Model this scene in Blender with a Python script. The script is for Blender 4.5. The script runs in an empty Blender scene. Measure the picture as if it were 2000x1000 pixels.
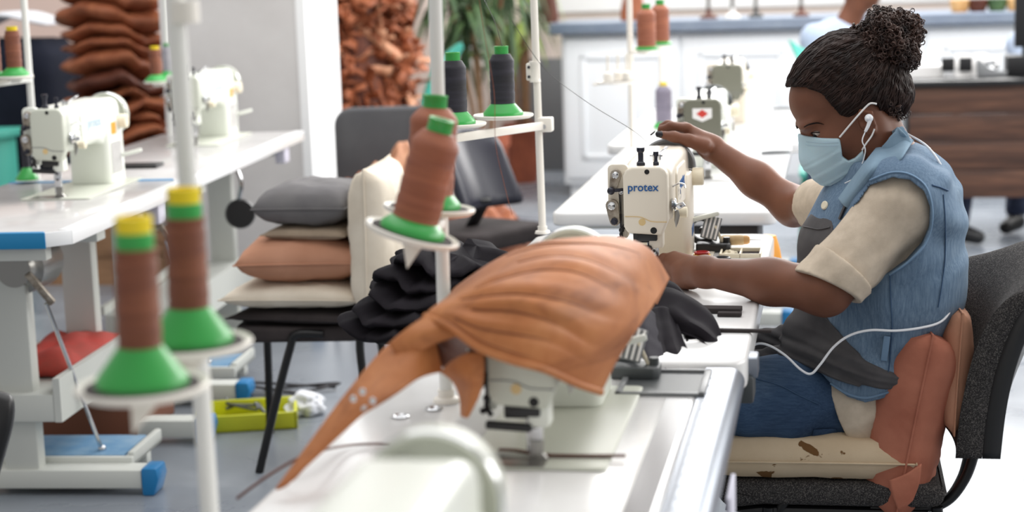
import bpy, bmesh, math, random
import numpy as np
from mathutils import Vector, Matrix, Quaternion, noise as mnoise
random.seed(7); np.random.seed(7)
SC=bpy.context.scene
COL=bpy.context.collection
# ---------------------------------------------------------------- camera model
FPX=3400.; PITCH=math.radians(9.34); ROLL=math.radians(-1.86); CZ=1.43
RM=(Matrix.Rotation(math.pi/2-PITCH,3,'X')@Matrix.Rotation(ROLL,3,'Z'))
CAMP=Vector((0,0,CZ))
A=math.radians(10.7)                       # the sewing row and the room run at this angle
EU=Vector((math.cos(A),-math.sin(A),0)); EV=Vector((math.sin(A),math.cos(A),0))
def W(u,v,z=0.): return EU*u+EV*v+Vector((0,0,z))
def ray(x,y): return RM@Vector(((x-1000)/FPX,-(y-500)/FPX,-1.))
def uvz(p): return Vector((p.dot(EU),p.dot(EV),p.z))
def Q(x,y,v):
    r=ray(x,y); return uvz(CAMP+r*(v/r.dot(EV)))       # photo point at row depth v -> (u,v,z)
def H(x,y,z):
    r=ray(x,y); return uvz(CAMP+r*((z-CZ)/r.z))        # photo point on the level z -> (u,v,z)
def QU(x,y,u):
    r=ray(x,y); return uvz(CAMP+r*(u/r.dot(EU)))
# ---------------------------------------------------------------- colours / materials
def lin(c): 
    c=c/255.; return c/12.92 if c<=.04045 else ((c+.055)/1.055)**2.4
def rgb(r,g,b): return (lin(r),lin(g),lin(b),1)
def mat(name,col,rough=.5,metal=0,spec=.5,**k):
    m=bpy.data.materials.new(name); m.use_nodes=True
    nt=m.node_tree; b=nt.nodes['Principled BSDF']
    b.inputs['Base Color'].default_value=col; b.inputs['Roughness'].default_value=rough
    b.inputs['Metallic'].default_value=metal; b.inputs['Specular IOR Level'].default_value=spec
    for kk,vv in k.items(): b.inputs[kk.replace('_',' ')].default_value=vv
    return m
def nd(m,t,**k):
    n=m.node_tree.nodes.new(t)
    for a,b in k.items():
        if a.startswith('i_'): n.inputs[a[2:].replace('_',' ')].default_value=b
        else: setattr(n,a,b)
    return n
def ln(m,a,b): m.node_tree.links.new(a,b)
def coords(m,scale=(1,1,1),rot=(0,0,0),kind='Object'):
    tc=nd(m,'ShaderNodeTexCoord'); mp=nd(m,'ShaderNodeMapping'); mp.inputs['Scale'].default_value=scale; mp.inputs['Rotation'].default_value=rot
    ln(m,tc.outputs[kind],mp.inputs['Vector']); return mp.outputs[0]
def ramp(m,fac,stops):
    r=nd(m,'ShaderNodeValToRGB'); e=r.color_ramp.elements
    while len(e)<len(stops): e.new(.5)
    for q,(p,c) in zip(e,stops): q.position=p; q.color=c
    ln(m,fac,r.inputs[0]); return r.outputs[0]
def bsdf(m): return m.node_tree.nodes['Principled BSDF']
def noisecol(m,stops,scale=5,detail=4,vec=None,rough=.55,dist=0):
    n=nd(m,'ShaderNodeTexNoise',i_Scale=scale,i_Detail=detail,i_Roughness=rough,i_Distortion=dist)
    ln(m,vec or coords(m),n.inputs['Vector'])
    c=ramp(m,n.outputs[0],stops); ln(m,c,bsdf(m).inputs['Base Color']); return n,c
def bump(m,h,strength=.3,dist=.002,prev=None):
    b=nd(m,'ShaderNodeBump'); b.inputs['Strength'].default_value=strength; b.inputs['Distance'].default_value=dist
    ln(m,h,b.inputs['Height'])
    if prev is not None: ln(m,prev,b.inputs['Normal'])
    ln(m,b.outputs[0],bsdf(m).inputs['Normal']); return b.outputs[0]
def nbump(m,scale,strength=.3,dist=.002,vec=None,detail=3,prev=None):
    n=nd(m,'ShaderNodeTexNoise',i_Scale=scale,i_Detail=detail); ln(m,vec or coords(m),n.inputs['Vector'])
    return bump(m,n.outputs[0],strength,dist,prev)
def wavebump(m,scale,direction='Z',strength=.4,dist=.001,prev=None,distort=.6,vec=None):
    w=nd(m,'ShaderNodeTexWave',bands_direction=direction,i_Scale=scale,i_Distortion=distort,i_Detail=2); ln(m,vec or coords(m),w.inputs['Vector'])
    return bump(m,w.outputs[0],strength,dist,prev),w
def mixcol(m,fac,a,b,mode='MIX'):
    x=nd(m,'ShaderNodeMix',data_type='RGBA',blend_type=mode)
    for s,val in ((0,fac),(6,a),(7,b)):
        if hasattr(val,'links'): ln(m,val,x.inputs[s])
        else: x.inputs[s].default_value=val
    return x.outputs[2]
M={}
def fabric(name,c1,c2,scale=6,weave=900,rough=.9,wst=.35,fold=.0):
    m=mat(name,c1,rough,0,.2); v=coords(m)
    noisecol(m,[(.3,c1),(.7,c2)],scale,5,v)
    n=nd(m,'ShaderNodeTexVoronoi',i_Scale=weave); ln(m,v,n.inputs['Vector'])
    p=bump(m,n.outputs[0],wst,.0006)
    if fold: nbump(m,14,fold,.01,v,3,p)
    M[name]=m; return m
def thread(name,c1,c2,rough=.55):
    m=mat(name,c1,rough,0,.4); v=coords(m)
    w=nd(m,'ShaderNodeTexWave',bands_direction='Z',i_Scale=260,i_Distortion=1.2,i_Detail=1); ln(m,v,w.inputs['Vector'])
    mp=coords(m,(1,1,9)); n=nd(m,'ShaderNodeTexNoise',i_Scale=9,i_Detail=3); ln(m,mp,n.inputs['Vector'])
    c=ramp(m,n.outputs[0],[(.35,c1),(.65,c2)]); ln(m,c,bsdf(m).inputs['Base Color'])
    bump(m,w.outputs[0],.45,.0006); M[name]=m
# paints, metals, plastics
M['white_paint']=mat('white_paint',rgb(232,232,228),.32)
M['cream_paint']=mat('cream_paint',rgb(228,219,203),.38); nbump(M['cream_paint'],700,.12,.0004)
M['grey_green_paint']=mat('grey_green_paint',rgb(200,203,190),.38)
M['pale_paint']=mat('pale_paint',rgb(232,235,226),.3)
M['dark_green_paint']=mat('dark_green_paint',rgb(112,112,98),.42)
M['frame_paint']=mat('frame_paint',rgb(206,208,202),.45)
M['laminate']=mat('laminate',rgb(238,238,237),.17); noisecol(M['laminate'],[(.3,rgb(240,240,240)),(.75,rgb(228,227,226))],7,4)
M['laminate_grey']=mat('laminate_grey',rgb(200,198,197),.16); noisecol(M['laminate_grey'],[(.3,rgb(206,204,203)),(.75,rgb(188,185,184))],7,4)
M['edge_white']=mat('edge_white',rgb(240,241,242),.25)
M['edge_blue']=mat('edge_blue',rgb(22,126,178),.4)
M['blue_plastic']=mat('blue_plastic',rgb(22,118,176),.38)
M['blue_rubber']=mat('blue_rubber',rgb(108,150,184),.6); noisecol(M['blue_rubber'],[(.35,rgb(96,142,180)),(.7,rgb(132,164,190))],14,4)
M['aluminium']=mat('aluminium',rgb(138,144,154),.36,.75); wavebump(M['aluminium'],60,'X',.08,.0005)
M['chrome']=mat('chrome',rgb(205,206,208),.14,1)
M['steel']=mat('steel',rgb(150,148,144),.3,.9)
M['dirty_steel']=mat('dirty_steel',rgb(150,138,124),.42,.75); noisecol(M['dirty_steel'],[(.3,rgb(120,106,92)),(.7,rgb(180,172,160))],60,4)
M['dark_steel']=mat('dark_steel',rgb(52,50,52),.35,.7)
M['black_plastic']=mat('black_plastic',rgb(26,26,28),.42)
M['black_metal']=mat('black_metal',rgb(18,18,20),.35,.2)
M['navy_plastic']=mat('navy_plastic',rgb(26,27,42),.3)
M['grey_plastic']=mat('grey_plastic',rgb(122,124,126),.4)
M['dark_grey_plastic']=mat('dark_grey_plastic',rgb(70,74,76),.45)
M['plate_white']=mat('plate_white',rgb(236,231,222),.4)
M['felt_dark']=mat('felt_dark',rgb(72,66,66),.9)
M['spool_green']=mat('spool_green',rgb(52,160,72),.35,0,.5,Subsurface_Weight=.05)
M['spool_yellow']=mat('spool_yellow',rgb(238,212,28),.4)
M['teal_plastic']=mat('teal_plastic',rgb(88,196,178),.4)
M['deep_teal']=mat('deep_teal',rgb(22,122,100),.45)
M['orange_sticker']=mat('orange_sticker',rgb(238,158,40),.5)
M['logo_blue']=mat('logo_blue',rgb(18,86,150),.5)
M['logo_pale']=mat('logo_pale',rgb(178,200,216),.5)
M['logo_red']=mat('logo_red',rgb(205,62,52),.5)
M['label_white']=mat('label_white',rgb(238,236,234),.5)
M['label_dot']=mat('label_dot',rgb(214,186,132),.5)
M['hole_black']=mat('hole_black',rgb(6,6,7),.6)
M['ivory']=mat('ivory',rgb(232,222,198),.45)
M['wood_handle']=mat('wood_handle',rgb(222,196,152),.5); noisecol(M['wood_handle'],[(.3,rgb(228,204,162)),(.7,rgb(206,174,126))],30,4,coords(M['wood_handle'],(1,1,.1)))
M['paper_lilac']=mat('paper_lilac',rgb(214,212,226),.6)
M['terracotta']=mat('terracotta',rgb(164,88,60),.7); noisecol(M['terracotta'],[(.3,rgb(172,94,64)),(.7,rgb(142,74,52))],9)
M['yellow_plastic']=mat('yellow_plastic',rgb(206,208,40),.45)
M['red_cloth']=mat('red_cloth',rgb(186,52,44),.8); noisecol(M['red_cloth'],[(.3,rgb(196,58,48)),(.7,rgb(160,64,52))],12)
M['ring_red']=mat('ring_red',rgb(170,20,28),.25)
M['ring_gold']=mat('ring_gold',rgb(222,176,90),.2,.9)
M['brown_card']=mat('brown_card',rgb(120,72,50),.7)
M['straw']=mat('straw',rgb(220,172,112),.8); noisecol(M['straw'],[(.3,rgb(232,190,132)),(.7,rgb(200,146,88))],10)
thread('thread_brown',rgb(138,82,58),rgb(116,66,48)); thread('thread_copper',rgb(166,100,72),rgb(140,80,58)); thread('thread_black',rgb(24,23,30),rgb(44,42,54)); thread('thread_mauve',rgb(120,114,130),rgb(134,128,144))
thread('thread_light',rgb(176,172,182),rgb(160,156,168))
fabric('cream_cloth',rgb(226,216,200),rgb(208,196,178),7,700,fold=.25)
fabric('tan_cloth',rgb(196,146,120),rgb(178,128,102),6,700,fold=.25)
fabric('grey_cloth',rgb(124,122,122),rgb(106,104,106),6,700,fold=.25)
fabric('dark_cloth',rgb(64,58,58),rgb(48,44,44),9,500,fold=.3)
fabric('beige_cloth',rgb(176,158,138),rgb(150,134,116),9,600,fold=.25)
fabric('black_cloth',rgb(30,26,32),rgb(22,19,24),18,900,.85,.25)
fabric('navy_cloth',rgb(24,28,40),rgb(34,38,52),5,600,fold=.4)
fabric('grey_felt',rgb(92,92,94),rgb(80,80,83),5,500)
fabric('terracotta_cloth',rgb(186,120,98),rgb(162,98,79),9,900,fold=.5)
fabric('sweater_knit',rgb(208,193,174),rgb(190,175,156),40,1100,.85,.5)
fabric('apron_cloth',rgb(90,88,89),rgb(74,72,74),14,1000,.85,.25)
fabric('tweed',rgb(52,50,50),rgb(70,68,67),8,620,.95,.9)
def tweed_speckle():
    m=M['tweed']; v=coords(m); n=nd(m,'ShaderNodeTexVoronoi',i_Scale=720); ln(m,v,n.inputs['Vector'])
    c=ramp(m,n.outputs['Color'],[(.2,rgb(34,33,34)),(.62,rgb(62,60,60)),(.9,rgb(112,108,105))]); ln(m,c,bsdf(m).inputs['Base Color'])
tweed_speckle()
def leather(name,c1,c2,c3,scale=7,rough=.5,stretch=(1,1,1),rot=(0,0,0)):
    m=mat(name,c1,rough,0,.35); v=coords(m,stretch,rot)
    noisecol(m,[(.25,c2),(.5,c1),(.72,c3)],scale,6,v,.6,1.2)
    p=nbump(m,420,.25,.0008,coords(m)); nbump(m,40,.18,.004,coords(m),4,p); M[name]=m
leather('leather_tan',rgb(178,112,66),rgb(150,86,46),rgb(200,136,86),5,.55,(1,1,1))
def tan_streaks():
    m=M['leather_tan']; tc=nd(m,'ShaderNodeTexCoord'); a_=nd(m,'ShaderNodeMapping'); a_.inputs['Rotation'].default_value=(0,0,-1.05); b_=nd(m,'ShaderNodeMapping'); b_.inputs['Scale'].default_value=(1.6,17,15)
    ln(m,tc.outputs['Object'],a_.inputs[0]); ln(m,a_.outputs[0],b_.inputs[0]); n=nd(m,'ShaderNodeTexNoise',i_Scale=1.6,i_Detail=3,i_Roughness=.55,i_Distortion=.5); ln(m,b_.outputs[0],n.inputs['Vector'])
    st=ramp(m,n.outputs[0],[(.30,(.66,.60,.55,1)),(.44,(1,1,1,1)),(.7,(1.08,1.08,1.08,1))]); old=bsdf(m).inputs['Base Color'].links[0].from_socket
    ln(m,mixcol(m,.9,old,st,'MULTIPLY'),bsdf(m).inputs['Base Color'])
tan_streaks()
leather('leather_brown',rgb(150,86,56),rgb(112,60,38),rgb(176,108,72),6,.55)
leather('leather_dark',rgb(92,50,36),rgb(72,38,28),rgb(112,62,44),6,.5)
leather('leather_pale',rgb(190,136,104),rgb(160,108,80),rgb(208,160,128),6,.5)
def denim(name,c1,c2,c3,ax=(1,1,.08),fade=3.):
    m=mat(name,c1,.85,0,.2); v=coords(m)
    n1=nd(m,'ShaderNodeTexNoise',i_Scale=fade,i_Detail=5); ln(m,v,n1.inputs['Vector'])
    base=ramp(m,n1.outputs[0],[(.3,c1),(.55,c2),(.75,c3)])
    n2=nd(m,'ShaderNodeTexNoise',i_Scale=230,i_Detail=4,i_Roughness=.75); ln(m,coords(m,ax),n2.inputs['Vector'])
    st=ramp(m,n2.outputs[0],[(.36,(.60,.66,.74,1)),(.66,(1.5,1.42,1.34,1))])
    ln(m,mixcol(m,.6,base,st,'MULTIPLY'),bsdf(m).inputs['Base Color'])
    p=bump(m,n2.outputs[0],.5,.0008); nbump(m,22,.35,.006,v,3,p); M[name]=m
denim('denim_vest',rgb(82,104,128),rgb(110,132,154),rgb(150,168,184))
denim('denim_jeans',rgb(42,60,86),rgb(60,82,110),rgb(94,114,138),(.12,1,1))
M['collar_cloth']=fabric('collar_cloth',rgb(134,158,176),rgb(118,142,162),12,900)
M['mask_cloth']=mat('mask_cloth',rgb(180,206,217),.8,0,.2,Subsurface_Weight=.08); nbump(M['mask_cloth'],500,.15,.0004)
M['skin']=mat('skin',rgb(108,68,48),.5,0,.35,Subsurface_Weight=.08,Subsurface_Radius=(.01,.004,.002))
noisecol(M['skin'],[(.3,rgb(102,63,45)),(.7,rgb(122,77,56))],9,5); nbump(M['skin'],600,.12,.0004)
M['skin_light']=mat('skin_light',rgb(176,116,90),.5)
M['hair']=mat('hair',rgb(30,22,20),.6,0,.15)
noisecol(M['hair'],[(.35,rgb(13,8,7)),(.7,rgb(46,30,25))],90,5); nbump(M['hair'],260,.9,.003)
M['curl_hair']=mat('curl_hair',rgb(44,31,27),.4,0,.5); noisecol(M['curl_hair'],[(.3,rgb(26,18,17)),(.7,rgb(84,58,48))],26,3)
M['strand_hair']=mat('strand_hair',rgb(36,25,22),.45,0,.3); noisecol(M['strand_hair'],[(.3,rgb(22,15,14)),(.7,rgb(58,40,34))],30,3)
M['nail_dark']=mat('nail_dark',rgb(22,20,28),.2)
M['eye_white']=mat('eye_white',rgb(214,200,190),.2); M['iris']=mat('iris',rgb(26,14,10),.1)
M['earbud_white']=mat('earbud_white',rgb(236,238,242),.25)
M['leaf']=mat('leaf',rgb(52,84,50),.5); noisecol(M['leaf'],[(.3,rgb(40,70,44)),(.7,rgb(86,112,66))],5)
M['leaf_bright']=mat('leaf_bright',rgb(128,158,70),.5); noisecol(M['leaf_bright'],[(.3,rgb(110,146,60)),(.7,rgb(164,180,96))],5)
M['soil']=mat('soil',rgb(60,44,34),.9)
M['wall_grey']=mat('wall_grey',rgb(205,202,200),.8); noisecol(M['wall_grey'],[(.3,rgb(212,209,207)),(.72,rgb(196,192,190))],2.2,6); nbump(M['wall_grey'],30,.2,.004)
M['wall_white']=mat('wall_white',rgb(240,240,240),.8)
M['wall_beige']=mat('wall_beige',rgb(226,212,202),.8); noisecol(M['wall_beige'],[(.3,rgb(230,217,207)),(.7,rgb(214,199,190))],1.4,4)
M['wall_pink']=mat('wall_pink',rgb(232,206,194),.8)
M['counter_white']=mat('counter_white',rgb(238,240,242),.5)
M['counter_top']=mat('counter_top',rgb(120,132,150),.3); noisecol(M['counter_top'],[(.3,rgb(112,124,144)),(.7,rgb(132,144,160))],6)
M['white_cloth']=fabric('white_cloth',rgb(236,238,242),rgb(226,228,234),5,500)
M['shirt_blue']=fabric('shirt_blue',rgb(176,188,208),rgb(164,178,200),5,500)
M['denim_dark']=fabric('denim_dark',rgb(70,78,100),rgb(60,68,92),6,500)
def mk_floor():
    m=mat('floor_concrete',rgb(132,138,146),.26,0,.5); v=coords(m)
    n,c=noisecol(m,[(.3,rgb(112,118,128)),(.55,rgb(134,140,148)),(.75,rgb(160,164,170))],1.6,7,v,.6,.4)
    r=ramp(m,n.outputs[0],[(.3,(.2,.2,.2,1)),(.7,(.42,.42,.42,1))]); ln(m,r,bsdf(m).inputs['Roughness'])
    nbump(m,90,.06,.002,v); M['floor']=m
mk_floor()
def mk_wood():
    m=mat('wood_dark',rgb(78,52,40),.45); v=coords(m,(.6,1,7))
    n,c=noisecol(m,[(.25,rgb(54,36,29)),(.5,rgb(80,54,42)),(.75,rgb(110,76,58))],4,7,v,.6,.8)
    M['wood_dark']=m
mk_wood()
M['wood_plain']=mat('wood_plain',rgb(150,112,80),.6); noisecol(M['wood_plain'],[(.3,rgb(130,96,66)),(.7,rgb(170,130,96))],6,5,coords(M['wood_plain'],(1,8,8)))
# ---------------------------------------------------------------- mesh builder
def sharp(me,ang=38):
    bm=bmesh.new(); bm.from_mesh(me); a=math.radians(ang)
    for f in bm.faces: f.smooth=True
    for e in bm.edges:
        if len(e.link_faces)==2 and e.calc_face_angle(0)>a: e.smooth=False
    bm.to_mesh(me); bm.free()
class MB:
    def __init__(s): s.v=[]; s.f=[]
    def add(s,vs,fs):
        o=len(s.v); s.v+=[tuple(x) for x in vs]; s.f+=[tuple(o+i for i in f) for f in fs]; return s
    def bm(s,b,mtx=None):
        b.verts.index_update()
        s.add([(mtx@x.co if mtx else x.co) for x in b.verts],[[x.index for x in f.verts] for f in b.faces]); b.free(); return s
    def box(s,lo,hi,bev=0,seg=2,mtx=None):
        b=bmesh.new(); bmesh.ops.create_cube(b,size=1)
        for x in b.verts: x.co=Vector([(lo[i]+hi[i])/2+x.co[i]*(hi[i]-lo[i]) for i in range(3)])
        if bev: bmesh.ops.bevel(b,geom=b.edges[:],offset=bev,segments=seg,profile=.5,affect='EDGES')
        return s.bm(b,mtx)
    def bar(s,a,b,w,h,bev=0,up=(0,0,1)):
        a=Vector(a); b=Vector(b); y=(b-a); L=y.length; y.normalize(); x=y.cross(Vector(up)); 
        if x.length<1e-4: x=y.cross(Vector((1,0,0)))
        x.normalize(); z=x.cross(y)
        m=Matrix((x,y,z)).transposed().to_4x4(); m.translation=a
        return s.box((-w/2,0,-h/2),(w/2,L,h/2),bev,2,m)
    def cyl(s,a,b,r0,r1=None,n=20):
        r1=r0 if r1 is None else r1; a=Vector(a); b=Vector(b)
        return s.lathe([(0,0),(r0,0),(r1,(b-a).length),(0,(b-a).length)],a,b-a,n)
    def lathe(s,prof,o=(0,0,0),axis=(0,0,1),n=28):
        o=Vector(o); q=Vector((0,0,1)).rotation_difference(Vector(axis).normalized()); vs=[];fs=[]; idx=[]
        for r,z in prof:
            if r<1e-7: idx.append([len(vs)]); vs.append(o+q@Vector((0,0,z)))
            else:
                idx.append(list(range(len(vs),len(vs)+n)))
                for k in range(n):
                    t=2*math.pi*k/n; vs.append(o+q@Vector((r*math.cos(t),r*math.sin(t),z)))
        for A_,B_ in zip(idx,idx[1:]):
            if len(A_)==1 and len(B_)==1: continue
            for k in range(n):
                l=(k+1)%n
                if len(A_)==1: fs.append((A_[0],B_[l],B_[k]))
                elif len(B_)==1: fs.append((A_[k],A_[l],B_[0]))
                else: fs.append((A_[k],A_[l],B_[l],B_[k]))
        return s.add(vs,fs)
    def tube(s,path,r,n=10,closed=False,flat=1.):
        P=[Vector(p) for p in path]; N=len(P); R=r if hasattr(r,'__len__') else [r]*N
        vs=[];fs=[]; up=None
        for i in range(N):
            if closed: t=P[(i+1)%N]-P[i-1]
            else: t=P[min(i+1,N-1)]-P[max(i-1,0)]
            t.normalize()
            if up is None:
                up=Vector((0,0,1)) if abs(t.z)<.9 else Vector((1,0,0))
            x=t.cross(up)
            if x.length<1e-5: x=t.orthogonal()
            x.normalize(); up=x.cross(t)
            for k in range(n):
                a=2*math.pi*k/n; vs.append(P[i]+x*math.cos(a)*R[i]+up*math.sin(a)*R[i]*flat)
        for i in range(N if closed else N-1):
            j=(i+1)%N
            for k in range(n):
                l=(k+1)%n; fs.append((i*n+k,i*n+l,j*n+l,j*n+k))
        if not closed: fs.append(tuple(range(n))[::-1]); fs.append(tuple(range((N-1)*n,N*n)))
        return s.add(vs,fs)
    def prism(s,poly,d,o=(0,0,0),x=(1,0,0),y=(0,0,1),bev=0,seg=2):
        """outline poly in the plane (x,y) at o, thickened by d along x cross y"""
        x=Vector(x); y=Vector(y); z=x.cross(y); o=Vector(o); b=bmesh.new()
        lo=[b.verts.new(o+x*p[0]+y*p[1]) for p in poly]; hi=[b.verts.new(o+x*p[0]+y*p[1]+z*d) for p in poly]; n=len(poly)
        b.faces.new(lo[::-1]); b.faces.new(hi)
        for i in range(n): b.faces.new((lo[i],lo[(i+1)%n],hi[(i+1)%n],hi[i]))
        bmesh.ops.recalc_face_normals(b,faces=b.faces)
        if bev:
            es=[e for e in b.edges if len(e.link_faces)==2 and e.calc_face_angle(0)>.6]
            bmesh.ops.bevel(b,geom=es,offset=bev,segments=seg,profile=.5,affect='EDGES')
        return s.bm(b)
    def grid(s,rows,close_u=False):
        n=len(rows[0]); vs=[p for r in rows for p in r]; fs=[]
        for i in range(len(rows)-1):
            for k in range(n if close_u else n-1):
                l=(k+1)%n; fs.append((i*n+k,i*n+l,(i+1)*n+l,(i+1)*n+k))
        return s.add(vs,fs)
    def ball(s,c,r,n=16,sx=1,sy=1,sz=1):
        b=bmesh.new(); bmesh.ops.create_uvsphere(b,u_segments=n,v_segments=max(6,n//2),radius=1)
        c=Vector(c)
        for x in b.verts: x.co=c+Vector((x.co.x*r*sx,x.co.y*r*sy,x.co.z*r*sz))
        return s.bm(b)
    def torus(s,c,axis,R,r,n=24,k=8):
        q=Vector((0,0,1)).rotation_difference(Vector(axis).normalized()); c=Vector(c)
        return s.tube([c+q@Vector((R*math.cos(2*math.pi*i/n),R*math.sin(2*math.pi*i/n),0)) for i in range(n)],r,k,True)
    def build(s,name,m,parent=None,ang=38,off=None,sub=0,solid=0,solid_off=0,flat=False):
        me=bpy.data.meshes.new(name); me.from_pydata(s.v,[],s.f); me.update()
        b=bmesh.new(); b.from_mesh(me); bmesh.ops.recalc_face_normals(b,faces=b.faces); b.to_mesh(me); b.free()
        if not flat: sharp(me,ang)
        o=bpy.data.objects.new(name,me); COL.objects.link(o)
        me.materials.append(M[m] if isinstance(m,str) else m)
        if solid:
            md=o.modifiers.new('thick','SOLIDIFY'); md.thickness=solid; md.offset=solid_off
        if sub:
            md=o.modifiers.new('smooth','SUBSURF'); md.levels=sub; md.render_levels=sub
        if parent is not None: o.parent=parent
        return o
def tag(o,label,cat,group=None,kind=None):
    if label: o['label']=label
    if cat: o['category']=cat
    if group: o['group']=group
    if kind: o['kind']=kind
    return o
def thing(name,label,cat,u=0,v=0,z=0,rot=0,group=None):
    o=bpy.data.objects.new(name,None); COL.objects.link(o); o.empty_display_size=.05
    o.location=W(u,v,z); o.rotation_euler=(0,0,-A+rot); return tag(o,label,cat,group)
def solo(o,label,cat,u=0,v=0,z=0,rot=0,group=None,kind=None):
    """a thing that is one mesh, its mesh given round its own base"""
    o.location=W(u,v,z); o.rotation_euler=(0,0,-A+rot); return tag(o,label,cat,group,kind)
def dup(root,label,u,v,z,rot=0,group=None):
    r=root.copy(); COL.objects.link(r); r.location=W(u,v,z); r.rotation_euler=(0,0,-A+rot); r['label']=label
    if group: r['group']=group
    for ch in list(root.children):
        c=ch.copy(); COL.objects.link(c); c.parent=r
        for g in ch.children:
            d=g.copy(); COL.objects.link(d); d.parent=c
    return r
def structure(name,mb,m,**k):
    o=mb.build(name,m,**k); o['kind']='structure'; o.rotation_euler=(0,0,-A); return o
def spline(pts,n=8,closed=False):
    """Catmull-Rom through the points"""
    P=[Vector(p) for p in pts]; out=[]; N=len(P)
    for i in range(N if closed else N-1):
        if closed: a,b,c,d=P[i-1],P[i],P[(i+1)%N],P[(i+2)%N]
        else: a,b,c,d=P[max(i-1,0)],P[i],P[i+1],P[min(i+2,N-1)]
        for k in range(n):
            t=k/n; out.append(.5*((2*b)+(c-a)*t+(2*a-5*b+4*c-d)*t*t+(3*b-3*c+d-a)*t**3))
    if not closed: out.append(P[-1])
    return out
def surf(rows,nu=6,nv=6):
    """smooth sheet through a net of points"""
    r1=[spline(r,nu) for r in rows]; cols=[spline([r[k] for r in r1],nv) for k in range(len(r1[0]))]
    return [[c[i] for c in cols] for i in range(len(cols[0]))]
def txt(name,body,size,m,parent,loc,rot,extrude=.0006,bold=.0,align='CENTER',squeeze=1.):
    c=bpy.data.curves.new(name,'FONT'); c.body=body; c.size=size; c.extrude=extrude; c.offset=bold; c.align_x=align; c.align_y='CENTER'
    tmp=bpy.data.objects.new('tmp',c); COL.objects.link(tmp); bpy.context.view_layer.update()
    me=bpy.data.meshes.new_from_object(tmp.evaluated_get(bpy.context.evaluated_depsgraph_get())); bpy.data.objects.remove(tmp); bpy.data.curves.remove(c)
    o=bpy.data.objects.new(name,me); COL.objects.link(o); me.materials.clear(); me.materials.append(M[m]); o.parent=parent; o.location=loc; o.rotation_euler=rot; o.scale=(squeeze,1,1)
    return o
def nz(p,s): return mnoise.noise(Vector(p)*s)
# ================================================================ the sewing row
TZ=.76
def rrect(x0,x1,y0,y1,r,n=5):
    out=[]
    for cx,cy,a0 in ((x1-r,y1-r,0),(x0+r,y1-r,90),(x0+r,y0+r,180),(x1-r,y0+r,270)):
        for k in range(n+1):
            a=math.radians(a0+90*k/n); out.append((cx+r*math.cos(a),cy+r*math.sin(a)))
    return out
def leg_frame(root,y,x0,x1,h,foot=(-.02,.05),cap='blue_plastic'):
    """one end frame of a sewing table at local y: column, top bar and foot with two plastic end caps"""
    c=(x0+x1)/2
    mb=MB(); mb.box((c-.05,y-.028,.05),(c+.05,y+.028,h-.09),.006); mb.box((c-.035,y-.02,h-.2),(c+.035,y+.02,h-.05),.004)
    f=mb.build('leg',"frame_paint",root)
    mb=MB(); mb.box((x0+.03,y-.035,h-.075),(x1-.03,y+.035,h-.045),.004); mb.build('top_bar','frame_paint',root)
    mb=MB(); mb.box((x0+.02,y-.04,.02),(x1+foot[1],y+.04,.075),.006); ft=mb.build('foot','frame_paint',root)
    for e,s in ((x0+.02,-1),(x1+foot[1],1)):
        mb=MB(); mb.prism([(0,-.02),(.035*s,-.02),(.05*s,.03),(.045*s,.06),(0,.06)] if s>0 else [(0,.06),(.045*s,.06),(.05*s,.03),(.035*s,-.02),(0,-.02)],.086,(e,y+.043,.02),(1,0,0),(0,0,1),.006)
        mb.build('end_cap',cap,ft)
def table(name,label,u0,u1,v0,v1,h=TZ,top='laminate',edge='edge_white',r=.035,group=None,rot=0,pos=None,bull=0,th=.04,legs=True):
    uc,vc=((u0+u1)/2,(v0+v1)/2) if pos is None else pos
    t=thing(name,label,'table',uc,vc,0,rot,group); a,b=(u1-u0)/2,(v1-v0)/2
    mb=MB(); mb.prism(rrect(-a,a,-b,b,r),th,(0,0,h-th),(1,0,0),(0,1,0),.009,3); mb.build('table_top',top,t)
    if legs:
        for y in (-b+.22,b-.22): leg_frame(t,y,-a+.02,a-.14,h)
        mb=MB(); mb.box((-a+.10,-b+.22,.3),(-a+.15,b-.22,.35),.004); mb.build('cross_beam','frame_paint',t)
    return t
M['dark_inlay']=mat('dark_inlay',rgb(120,120,122),.35,.3); M['ruler_grey']=mat('ruler_grey',rgb(150,154,160),.4)
# the table in the middle of the photo, with the ruled aluminium front edge
t2=table('sewing_table','white sewing table with ruled aluminium front edge under the brown leather bag','table' and -.74,-.215,1.60,2.86,group='sewing tables in the main row')
a=.2625
mb=MB(); prof=[(0,.0),(.04,.0)]+[(.04+.024*math.sin(math.radians(q)),-.024+.024*math.cos(math.radians(q))) for q in range(15,181,15)]+[(0,-.048)]
mb.prism([(p[0],p[1]) for p in prof],1.26,(a,.63,TZ+.001),(1,0,0),(0,0,1)); ed=mb.build('front_edge','aluminium',t2,ang=30)
mb=MB(); mb.box((a-.047,-.63,TZ-.001),(a-.012,.42,TZ+.0012)); mb.build('inlay_strip','dark_inlay',t2)
mb=MB()
for i in range(120): mb.box((a+.004,-.6+i*.01,TZ+.0008),(a+(.012 if i%5 else .019),-.6+i*.01+.0012,TZ+.0016))
mb.build('ruler_marks','ruler_grey',ed,flat=True)
mb=MB(); 
x0,x1,y0,y1=a-.13,a+.012,.43,.6
for lo,hi in (((x0,y0),(x1,y0+.01)),((x0,y1-.01),(x1,y1)),((x0,y0),(x0+.01,y1)),((x1-.012,y0),(x1,y1))): mb.box((lo[0],lo[1],TZ-.002),(hi[0],hi[1],TZ+.006),.002)
tr=mb.build('tray_rim','grey_plastic',t2); mb=MB(); mb.box((x0+.008,y0+.008,TZ-.001),(x1-.01,y1-.008,TZ+.0015)); mb.build('tray_floor','dark_grey_plastic',tr)
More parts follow.
